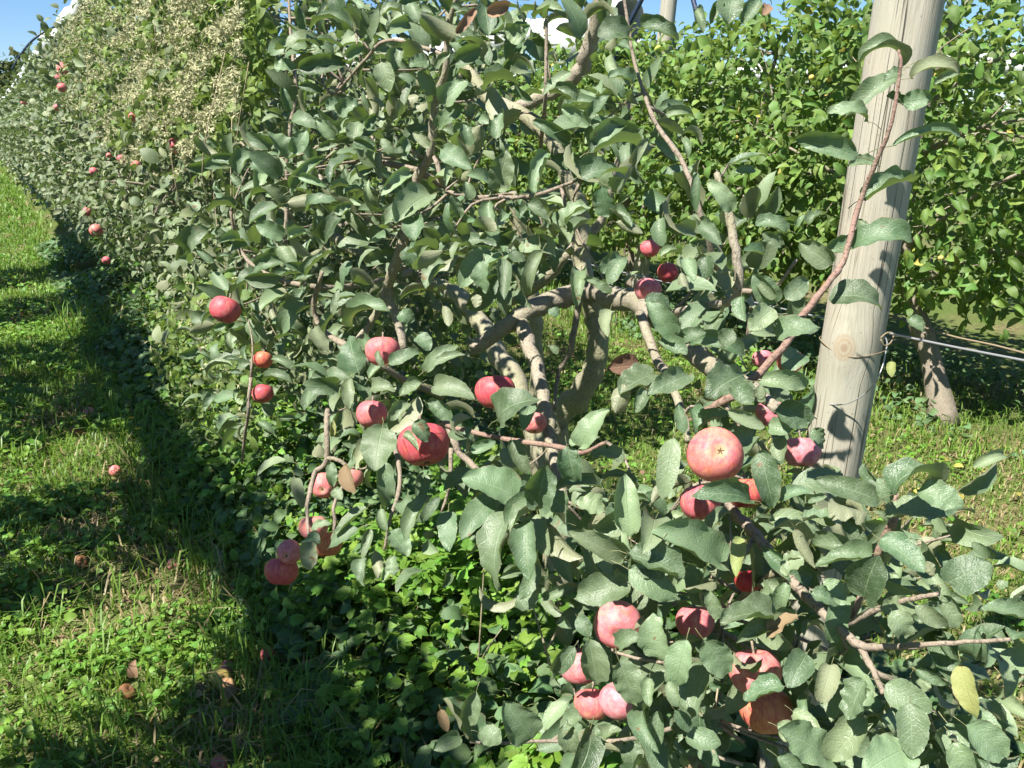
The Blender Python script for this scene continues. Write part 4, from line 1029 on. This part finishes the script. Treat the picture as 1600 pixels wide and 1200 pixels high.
# far trees at the end of the aisle
def far_tree(loc, h, w, label, seed):
    root = empty('distant_tree', loc); tag(root, label, 'tree', 'distant trees beyond the orchard')
    tube('trunk', [[0, 0, -.1], [.1, 0, h * .35], [0, .1, h * .8]], [.3, .22, .06], M['old_bark'], root, 7)
    C_, P, A, N, S = crown_points(2200, w, w, h * .15, h, seed, -.3, size=.5, spread=.35)
    V, Q, U = join_leaves(P, A, N, S, T_TINY, seed)
    tag(obj('crown', mesh_np('crown', V, Q, M['far_leaf'], U), root), kind='stuff')
for k, (x, y, h, w) in enumerate([(-1.5, 62, 4.6, 2.6), (1.2, 66, 3.6, 2.2), (-6, 60, 4.9, 2.8), (5, 70, 5, 3), (10, 66, 5.5, 3), (17, 62, 5.2, 3), (-11, 64, 5.6, 3)]):
    far_tree((x, y, 0), h, w, ['dark olive tree where the grass aisle meets the sky', 'low dark tree at the end of the hedge-like row', 'tall olive tree beyond the aisle at the picture edge', 'far tree behind the front row', 'far tree behind the back row', 'farthest tree behind the back row end', 'far tree past the row across the aisle'][k], 900 + k)

# ------------------------------------------------------------------ the vine gone to seed over the row
vine = empty('climbing_vine', (.85, 5.0, 0)); VO = np.array([.85, 5.0, 0])
tag(vine, 'climbing vine with beige fluffy seed heads draped over the front row', 'vine')
g = np.random.default_rng(31)
VPOLY = np.array([(60, 110), (140, 0), (200, -40), (395, -40), (400, 90), (390, 180), (350, 250), (270, 285), (190, 250), (100, 160)], float)
POLY_SAVE = POLY; POLY = VPOLY
x = g.uniform(90, 400, 20000); y = g.uniform(-40, 285, 20000); k = inside(x, y); x, y = x[k], y[k]; POLY = POLY_SAVE
k = wob(np.stack([x, y], -1), .045, 8) > g.uniform(-.6, .7, len(x)) + np.clip((y - 170) / 150, 0, 1); x, y = x[k], y[k]
Xs = .68 + g.uniform(-.05, .10, len(x))
P = np.array([on_x(a, b, c) for a, b, c in zip(x, y, Xs)])
seedP, leafP = P[:4300] - [.035, 0, 0], P[4300:7400]
def star(seed):
    g = np.random.default_rng(seed); d = nrm(g.normal(size=(11, 3))); parts = []
    V, T = [], []
    for q in d:
        s = nrm(np.cross(q, [.3, .5, .8])) * .13; o = len(V)
        V += [-s + q * .15, s + q * .15, q * g.uniform(.7, 1.1)]; T.append([o, o + 1, o + 2])
    V, T = np.array(V), np.array(T)
    return V, T, np.tile([0, .5, .5], (len(V), 1))
STARS = [star(k) for k in range(5)]
V, T, U = join_leaves(seedP - VO, g.normal(size=seedP.shape), g.normal(size=seedP.shape), g.uniform(.009, .021, len(seedP)), STARS, 3)
tag(obj('seed_heads', mesh_np('seed_heads', V, T, M['seed'], U, False), vine), kind='stuff')
V, Q, U = join_leaves(leafP - VO + [.03, 0, 0], nrm(g.normal(size=leafP.shape) + [0, 0, -.5]), nrm(g.normal(size=leafP.shape) * .5 + [-.8, 0, .6]), g.uniform(.03, .055, len(leafP)), T_LOW, 4)
tag(obj('foliage', mesh_np('foliage', V, Q, M['vine_leaf'], U), vine), kind='stuff')
vs_ = []
for q in range(16):
    a = P[g.integers(len(P))]; b = a + np.array([.02, g.normal() * .3, -g.uniform(.3, .8)])
    vs_.append(tube_arrays(catmull([a - VO, (a + b) / 2 - VO + g.normal(size=3) * .04, b - VO], 4), np.full(9, .0014), 4))
V, Fc = merge(vs_); tag(obj('stems', mesh_np('stems', V, Fc, M['dry_stem']), vine), kind='stuff')
# a seeding vine low down at the outer face of the second tree
vine2 = empty('climbing_vine', (.7, 3.4, 0)); V2 = np.array([.7, 3.4, 0])
tag(vine2, 'low tangle of small pale green vine leaves under the lone dark red apple', 'vine')
x = g.uniform(225, 400, 900); y = g.uniform(430, 690, 900); k = (y > 430 + (x < 280) * 40) & (x > 240 + (y - 560) * .55); x, y = x[k], y[k]
P2 = np.array([on_x(a, b, c) for a, b, c in zip(x, y, .62 + g.uniform(0, .12, len(x)))]); P2 = P2[P2[:, 2] > .08]
V, Q, U = join_leaves(P2 - V2, nrm(g.normal(size=P2.shape) + [0, 0, -.5]), nrm(g.normal(size=P2.shape) * .5 + [-.8, 0, .6]), g.uniform(.03, .055, len(P2)), T_LOW, 6)
tag(obj('foliage', mesh_np('foliage', V, Q, M['vine_leaf'], U), vine2), kind='stuff')
sd = P2[::5]
V, T, U = join_leaves(sd - V2 - [.03, 0, 0], g.normal(size=sd.shape), g.normal(size=sd.shape), g.uniform(.012, .018, len(sd)), STARS, 7)
tag(obj('seed_heads', mesh_np('seed_heads', V, T, M['seed'], U, False), vine2), kind='stuff')

# ------------------------------------------------------------------ undergrowth, weeds and grass
def lobed(seed):
    "a five-lobed creeper leaf: five pointed leaflets from one centre"
    g = np.random.default_rng(seed); Vs, Qs, Us, o = [], [], [], 0
    for k, a in enumerate((-1.25, -.62, 0, .62, 1.25)):
        L = [.55, .8, 1, .8, .55][k]
        V, Q, U = leaf_shape(L, .52, .12, .25, .04, 0, 3, 1, seed * 7 + k, petiole=0)
        c, s = math.cos(a), math.sin(a)
        V = np.stack([V[:, 0] * c + V[:, 1] * s, -V[:, 0] * s + V[:, 1] * c, V[:, 2] + .01 * k], -1)
        Vs.append(V); Qs.append(Q + o); Us.append(U); o += len(V)
    return np.vstack(Vs), np.vstack(Qs), np.vstack(Us)
T_LOBE = [lobed(k) for k in range(4)]
T_WEED = [leaf_shape(1, random.uniform(.6, .8), random.uniform(.08, .3), random.uniform(.1, .5), .08, 0, 5, 1, 500 + k, petiole=.25, pr=.02) for k in range(6)]

GROUND = [
 (345, 1060, 31, (.0, .1, .95), 'yellow fallen apple with a leaf shadow on it in the bare patch'),
 (354, 1072, 27, (.25, .3, .7), 'pinkish yellow fallen apple touching the yellow one'),
 (355, 1042, 22, (.8, .5, 0), 'small pink fallen apple just behind the yellow one'),
 (272, 881, 20, (.6, .5, .2), 'dusty pink fallen apple at the edge of the dry grass'),
 (180, 735, 18, (.7, .4, .1), 'pink fallen apple in the shaded grass beside long stalks'),
 (139, 644, 17, (.6, .6, .1), 'dull pink fallen apple below the two yellow flowers'),
 (420, 1022, 26, (.8, .3, .1), 'shaded red fallen apple in the dark creeping leaves'),
 (445, 960, 15, (.5, .7, .3), 'pale pink fallen apple in the dark creeping leaves'),
 (340, 1197, 30, (.75, .4, .1), 'pink fallen apple cut off by the bottom edge'),
 (36, 491, 10, (.8, .4, .1), 'small pink fallen apple far along the grass'),
 (35, 441, 9, (.9, .3, 0), 'small red fallen apple farthest along the grass'),
 (984, 585, 8, (0, .1, .9), 'yellow fallen apple in the sunlit grass seen through the gap'),
 (1222, 478, 8, (0, .1, .9), 'yellow fallen apple under the back row'),
]
CLEAR = []
for x, y, d, col, lab in GROUND + [(200, 1085, 26, 0, 0), (128, 882, 22, 0, 0), (120, 676, 20, 0, 0), (345, 1092, 26, 0, 0), (322, 1090, 24, 0, 0), (210, 1060, 22, 0, 0)]:
    p = on_z(x, y, .0); r = d * .5 * ((p - EYE) @ FWD) / F_PX; CLEAR.append((p[0], p[1], r))
def open_spot(X, Y):
    "no blades right on top of the fallen fruit or just before it"
    ok = np.ones(len(X), bool)
    for cx, cy, r in CLEAR: ok &= ~((np.abs(X - cx) < r * 1.25) & (Y < cy + r) & (Y > cy - .045 - r * 1.2))
    return ok
spots = [(on_z(230, 890), .26), (on_z(360, 1110), .16), (on_z(120, 830), .15), (on_z(320, 930), .15), (on_z(90, 660), .16), (on_z(150, 980), .14)]
def dry_left(X, Y):
    d = 0
    for p, s in spots: d = d + np.exp(-(((X - p[0]) / s) ** 2 + ((Y - p[1]) / (s * .9)) ** 2))
    return d

def mound(X, Y, x0, x1, h, seed):
    c = (x0 + x1) / 2; w = (x1 - x0) / 2
    s = np.clip(1 - np.abs((X - c) / w) ** 2.5, 0, 1)
    return h * s * (.75 + .45 * wob(np.stack([X, Y], -1), 2.2, seed))
def cover_plants(name, label, n, x0, x1, y0, y1, h, size, mat, temps, seed, gap=-.5, near=True, cat='ground cover'):
    g = np.random.default_rng(seed)
    u = g.uniform(size=n)
    Y = y0 + (y1 - y0) * (u ** 1.6 if near else u); X = g.uniform(x0, x1, n)
    k = (wob(np.stack([X, Y], -1), 2.6, seed + 2) > gap) & open_spot(X, Y) & ((X > .6) | (g.uniform(size=n) > 1.1 * dry_left(X, Y))); X, Y = X[k], Y[k]
    Z = mound(X, Y, x0, x1, h, seed) * g.uniform(.25, 1.0, len(X)) ** .6 + .012
    P = np.stack([X, Y, np.maximum(Z, .012)], -1)
    A = nrm(np.stack([g.normal(size=len(X)), g.normal(size=len(X)), g.normal(size=len(X)) * .35 - .12], -1))
    N = nrm(g.normal(size=P.shape) * .42 + [-.3, -.1, 1])
    S = g.uniform(.7, 1.25, len(X)) * size * np.interp(Y, [2, 9, 20], [1, 1.25, 1.8])
    V, Q, U = join_leaves(P, A, N, S, temps, seed)
    return tag(obj(name, mesh_np(name, V, Q, M[mat], U)), label, cat, kind='stuff')
cover_plants('undergrowth', 'dusky green creeping undergrowth along the foot of the front row', 12000, .50, 2.15, .9, 12, .34, .055, 'weed_dull', T_WEED, 61, -.9)
cover_plants('undergrowth', 'bright green five-lobed creeper leaves under the front tree', 4200, .62, 2.0, 1.3, 3.6, .46, .06, 'weed', T_LOBE, 62, -.5)
cover_plants('undergrowth', 'fresh green weed leaves at the foot of the front row', 9000, .46, 1.9, 1.2, 11, .32, .042, 'weed', T_LOBE + T_WEED[:2], 63, -.1)
cover_plants('undergrowth', 'tall weeds around the trunks of the back row', 7000, 4.1, 5.3, -.5, 12, .3, .05, 'weed_dull', T_WEED, 64, -.3)
cover_plants('undergrowth', 'bright weed patch behind the thick post', 1100, 3.7, 4.2, 2.4, 5.0, .2, .045, 'weed', T_WEED, 65, .1)
cover_plants('undergrowth', 'low ground plants spreading across the grass aisle', 13000, -1.3, .55, 1.3, 12, .07, .033, 'weed', T_WEED, 66, .0)

def grass(name, label, n, x0, x1, y0, y1, hmin, hmax, seed, wid=.0028, dryf=None, near=1.8, dens=None):
    g = np.random.default_rng(seed)
    Y = y0 + (y1 - y0) * g.uniform(size=n) ** near; X = g.uniform(x0, x1, n)
    if dens is not None:
        k = (g.uniform(size=n) < dens(X, Y)) & open_spot(X, Y); X, Y = X[k], Y[k]; 
    n = len(X)
    sc = np.interp(Y, [2, 6, 15, 30], [1, 1.3, 2.2, 4])
    pat = wob(np.stack([X, Y], -1), 2.4, seed + 5)
    h = g.uniform(hmin, hmax, n) * (1 + .35 * pat) * np.interp(Y, [2, 30], [1, 1.3]); w = wid * sc * g.uniform(.7, 1.4, n)
    dry = np.clip((dryf(X, Y) if dryf else 0) + .4 * (wob(np.stack([X, Y], -1), 4.1, seed + 8) > .6) + 0 * X, 0, 1)
    dry = (g.uniform(size=n) < dry * .8 + .04).astype(float)
    a = g.uniform(0, 6.28, n); ld = np.stack([np.cos(a), np.sin(a), 0 * a], -1)
    sd = np.stack([-np.sin(a), np.cos(a), 0 * a], -1)
    bend = g.uniform(.25, 1.15, n) + dry * .7
    B = np.stack([X, Y, np.zeros(n)], -1)
    up = np.array([0, 0, 1.0])
    m = B + (up * h[:, None] * .6) + ld * (h * bend * .28)[:, None]
    tp = B + up * (h * np.clip(1.0 - .45 * bend, .12, 1))[:, None] + ld * (h * bend * .85)[:, None]
    wv = sd * w[:, None]
    V = np.stack([B - wv, B + wv, m - wv * .8, m + wv * .8, tp], 1).reshape(-1, 3)
    o = np.arange(n)[:, None] * 5
    Q = o + np.array([[0, 1, 3, 2]]); T = o + np.array([[2, 3, 4]])
    r = g.uniform(size=n)
    U = np.stack([np.repeat(dry, 5), np.tile([0, 0, .6, .6, 1], n), np.repeat(r, 5)], -1)
    return tag(obj(name, mesh_np(name, V, [Q, T], M['grass'], U)), label, 'grass', kind='stuff')
dens_left = lambda X, Y: np.clip(1.0 - .45 * dry_left(X, Y) + .4 * wob(np.stack([X, Y], -1), 3.1, 91), .12, 1)
grass('grass', 'mown grass of the aisle running to the horizon beside the front row', 120000, -1.5, .75, 1.2, 26, .03, .085, 71, dryf=dry_left, dens=dens_left)
grass('grass', 'sunlit grass between the thick post and the back row', 80000, 1.6, 4.3, .2, 14, .02, .05, 72, dryf=lambda X, Y: .12 + .5 * np.exp(-((Y - 1.9) / .45) ** 2))
grass('grass', 'taller grass tufts at the foot of the back row', 9000, 3.9, 5.2, .2, 9, .06, .16, 73, .003)
grass('grass', 'long loose grass blades and stalks rising from the aisle', 2600, -1.0, .7, 1.6, 7, .10, .2, 74, .0026)
grass('grass', 'coarse grass stretching far beyond the orchard rows', 26000, -9, 10, 14, 70, .08, .16, 75, .006, near=1.2)

grass('grass', 'loose grass tufts growing through the creeping plants along the row foot', 5000, .40, 1.4, 1.3, 8, .1, .26, 76, .0024)

def clover(n, x0, x1, y0, y1, seed):
    g = np.random.default_rng(seed); Vs, Qs, Us, o = [], [], [], 0
    for k in range(3):
        a = k * 2.094; V, Q, U = leaf_shape(1, .95, .05, .2, .02, 0, 3, 1, 70 + k, petiole=0)
        c, s = math.cos(a), math.sin(a); V = np.stack([V[:, 0] * c + V[:, 1] * s, -V[:, 0] * s + V[:, 1] * c, V[:, 2]], -1)
        Vs.append(V); Qs.append(Q + o); Us.append(U); o += len(V)
    T = (np.vstack(Vs), np.vstack(Qs), np.vstack(Us))
    Y = y0 + (y1 - y0) * g.uniform(size=n) ** 1.7; X = g.uniform(x0, x1, n)
    k = (wob(np.stack([X, Y], -1), 3.4, seed) > .0) & (g.uniform(size=n) > 1.2 * dry_left(X, Y)) & open_spot(X, Y); X, Y = X[k], Y[k]
    P = np.stack([X, Y, g.uniform(.015, .06, len(X))], -1)
    V, Q, U = join_leaves(P, nrm(g.normal(size=P.shape) * [1, 1, .2]), nrm(g.normal(size=P.shape) * .3 + [-.2, 0, 1]), g.uniform(.009, .019, len(X)) * np.interp(Y, [2, 10], [1, 1.6]), [T], seed)
    return mesh_np('clover', V, Q, M['weed'], U)
tag(obj('clover', clover(24000, -1.2, .6, 1.3, 9, 81)), 'clover patches woven through the aisle grass', 'clover', kind='stuff')
tag(obj('clover', clover(5000, 1.9, 4.0, .4, 6, 82)), 'clover patches in the sunlit grass behind the post', 'clover', kind='stuff')

# dry stalks among the undergrowth
g = np.random.default_rng(5)
for k, (x0_, y0_, x1_, y1_, X) in enumerate([(745, 1070, 755, 905, .95), (735, 1080, 775, 1000, .95), (860, 1040, 838, 965, .85), (850, 1020, 862, 930, .9), (640, 1060, 655, 960, .95), (1160, 1195, 1128, 1095, .8)]):
    a, b = on_x(x0_, y0_, X), on_x(x1_, y1_, X); b = b + (b - a) * .2
    p = catmull([a, (a + b) / 2 + g.normal(size=3) * .02, b], 4)
    o = tube('dry_stalk', p, np.linspace(.003, .0015, len(p)), M['dry_stem'], None, 5, 0, 0, p[0]); o.location = p[0]
    tag(o, 'thin dry stalk standing in the creeping undergrowth', 'stalk', 'dry stalks in the undergrowth')

# ------------------------------------------------------------------ things lying in the grass
for x, y, d, col, lab in GROUND:
    p = on_z(x, y, .03); t = (p - EYE) @ FWD; r = d * .5 * t / F_PX
    p = on_z(x, y, r * .85)
    apple(lab, p, r, (.5, .4, .6), col)
def rotten(label, x, y, d, tilt):
    p = on_z(x, y, .015); t = (p - EYE) @ FWD; r = d * .5 * t / F_PX
    g = np.random.default_rng(int(x)); me = APPLES[int(x) % 4].copy(); me.materials.clear(); me.materials.append(M['rot'])
    co = np.zeros(len(me.vertices) * 3, np.float32); me.vertices.foreach_get('co', co); co = co.reshape(-1, 3)
    co *= (1 + .16 * wob(co, 2.0, int(x)))[:, None]; co[:, 2] *= .62
    me.vertices.foreach_set('co', co.ravel()); me.update()
    o = obj('rotten_apple', me); o.location = p + [0, 0, r * .45]; o.scale = (r, r, r); o.rotation_euler = (tilt, .3, .7)
    obj('stem', STEM, o); tag(o, label, 'apple')
rotten('brown half rotten apple lying in the grass left of the yellow fallen apples', 200, 1085, 26, .6)
rotten('rust coloured rotten apple at the edge of the dry grass', 128, 882, 22, 1.0)
rotten('brown rotten apple half inside the grass shade', 120, 676, 20, .4)
DEAD = [(210, 1058, 30, 'dark brown leaf standing upright behind the half rotten apple'), (345, 1092, 30, 'broad tan leaf flat in the bare patch below the yellow apple'), (322, 1080, 22, 'curled brown leaf beside the tan one in the bare patch'), (318, 1103, 18, 'small brown leaf lowest in the bare patch'), (212, 1116, 16, None),
        (205, 935, 16, None), (440, 1028, 24, 'reddish brown leaf in the dark creeping leaves'), (525, 1145, 30, 'dull brown leaf under the creeper at the bottom'), (470, 1065, 20, None), (215, 812, 16, None), (420, 1190, 24, None), (240, 1190, 18, None), (1060, 1192, 40, 'large brown leaf at the bottom edge under the pink cluster')]
g = np.random.default_rng(9)
for k, (x, y, d, lab) in enumerate(DEAD):
    p = on_z(x, y, .02 if 'bottom edge' not in (lab or '') else .45); t = (p - EYE) @ FWD; L = d * t / F_PX
    V, Q, U = leaf_shape(1, g.uniform(.55, .75), g.uniform(.1, .3), g.uniform(.2, .8), .12, g.uniform(-.4, .4), 8, 2, 3000 + k, petiole=.2)
    o = obj('fallen_leaf', mesh_np('fallen_leaf', V, Q, M['leaf_brown'], U))
    a = nrm(np.array([g.normal(), g.normal(), .1])); n = nrm(np.array([-.4, -.6, 1]) + g.normal(size=3) * .35)
    if k == 0: a = np.array([.2, .1, 1.0]); n = np.array([-.6, -.8, .1])
    o.matrix_basis = leaf_matrix(p, a, n, L)
    tag(o, lab or 'small curled brown leaf fallen in the aisle grass', 'leaf', None if lab else 'small fallen leaves in the grass')
for k, (x, y) in enumerate([(1482, 718), (1490, 728), (1535, 735), (1470, 745), (1445, 772), (1550, 757), (1505, 780), (1585, 770), (1400, 800), (1530, 610), (1245, 442)]):
    p = on_z(x, y, .03); V, Q, U = leaf_shape(.05, .65, .1, .3, .08, 0, 6, 1, 3100 + k, petiole=.2)
    o = obj('fallen_leaf', mesh_np('fallen_leaf', V, Q, M['leaf_yellow'], U)); o.matrix_basis = leaf_matrix(p, nrm(g.normal(size=3) * [1, 1, .2]), nrm(np.array([-.4, -.4, 1.0])), 1)
    tag(o, 'small yellow leaf fallen in the sunlit grass behind the post', 'leaf', 'yellow fallen leaves behind the post')
def flower(x, y, label):
    p = on_z(x, y, .16); root = empty('yellow_flower', p * [1, 1, 0] + [0, 0, 0]); tag(root, label, 'flower')
    tube('stem', [[0, 0, 0], [.005, 0, .08], [0, 0, .16]], [.0018] * 3, M['weed'], root, 4)
    vs2 = []
    V = [[0, 0, .162]]; T = []
    for q in range(16):
        a = q * math.pi / 8; rr = .018 if q % 2 == 0 else .011; V.append([rr * math.cos(a), rr * math.sin(a), .168 - .004 * (q % 2)])
    for q in range(16): T.append([0, 1 + q, 1 + (q + 1) % 16])
    obj('blossom', mesh_np('blossom', np.array(V), np.array(T), M['flower'], None, False), root)
flower(205, 654, 'small yellow flower, upper one of the pair in the weeds')
flower(215, 671, 'small yellow flower, lower one of the pair in the weeds')

# brown leaf litter, too small to count, scattered through the aisle and under the rows
g = np.random.default_rng(15)
n = 900
X = np.concatenate([g.uniform(-.9, .7, n // 2), g.uniform(1.8, 4.4, n // 2)]); Y = np.concatenate([1.4 + 7 * g.uniform(size=n // 2) ** 1.6, .6 + 6 * g.uniform(size=n // 2)])
P = np.stack([X, Y, g.uniform(.008, .03, n)], -1)
V, Q, U = join_leaves(P, nrm(g.normal(size=P.shape) * [1, 1, .25]), nrm(g.normal(size=P.shape) * .4 + [0, 0, 1]), g.uniform(.015, .042, n), T_LOW, 16)
tag(obj('leaf_litter', mesh_np('leaf_litter', V, Q, M['leaf_brown'], U)), 'small brown leaf litter strewn through the grass', 'leaf litter', kind='stuff')
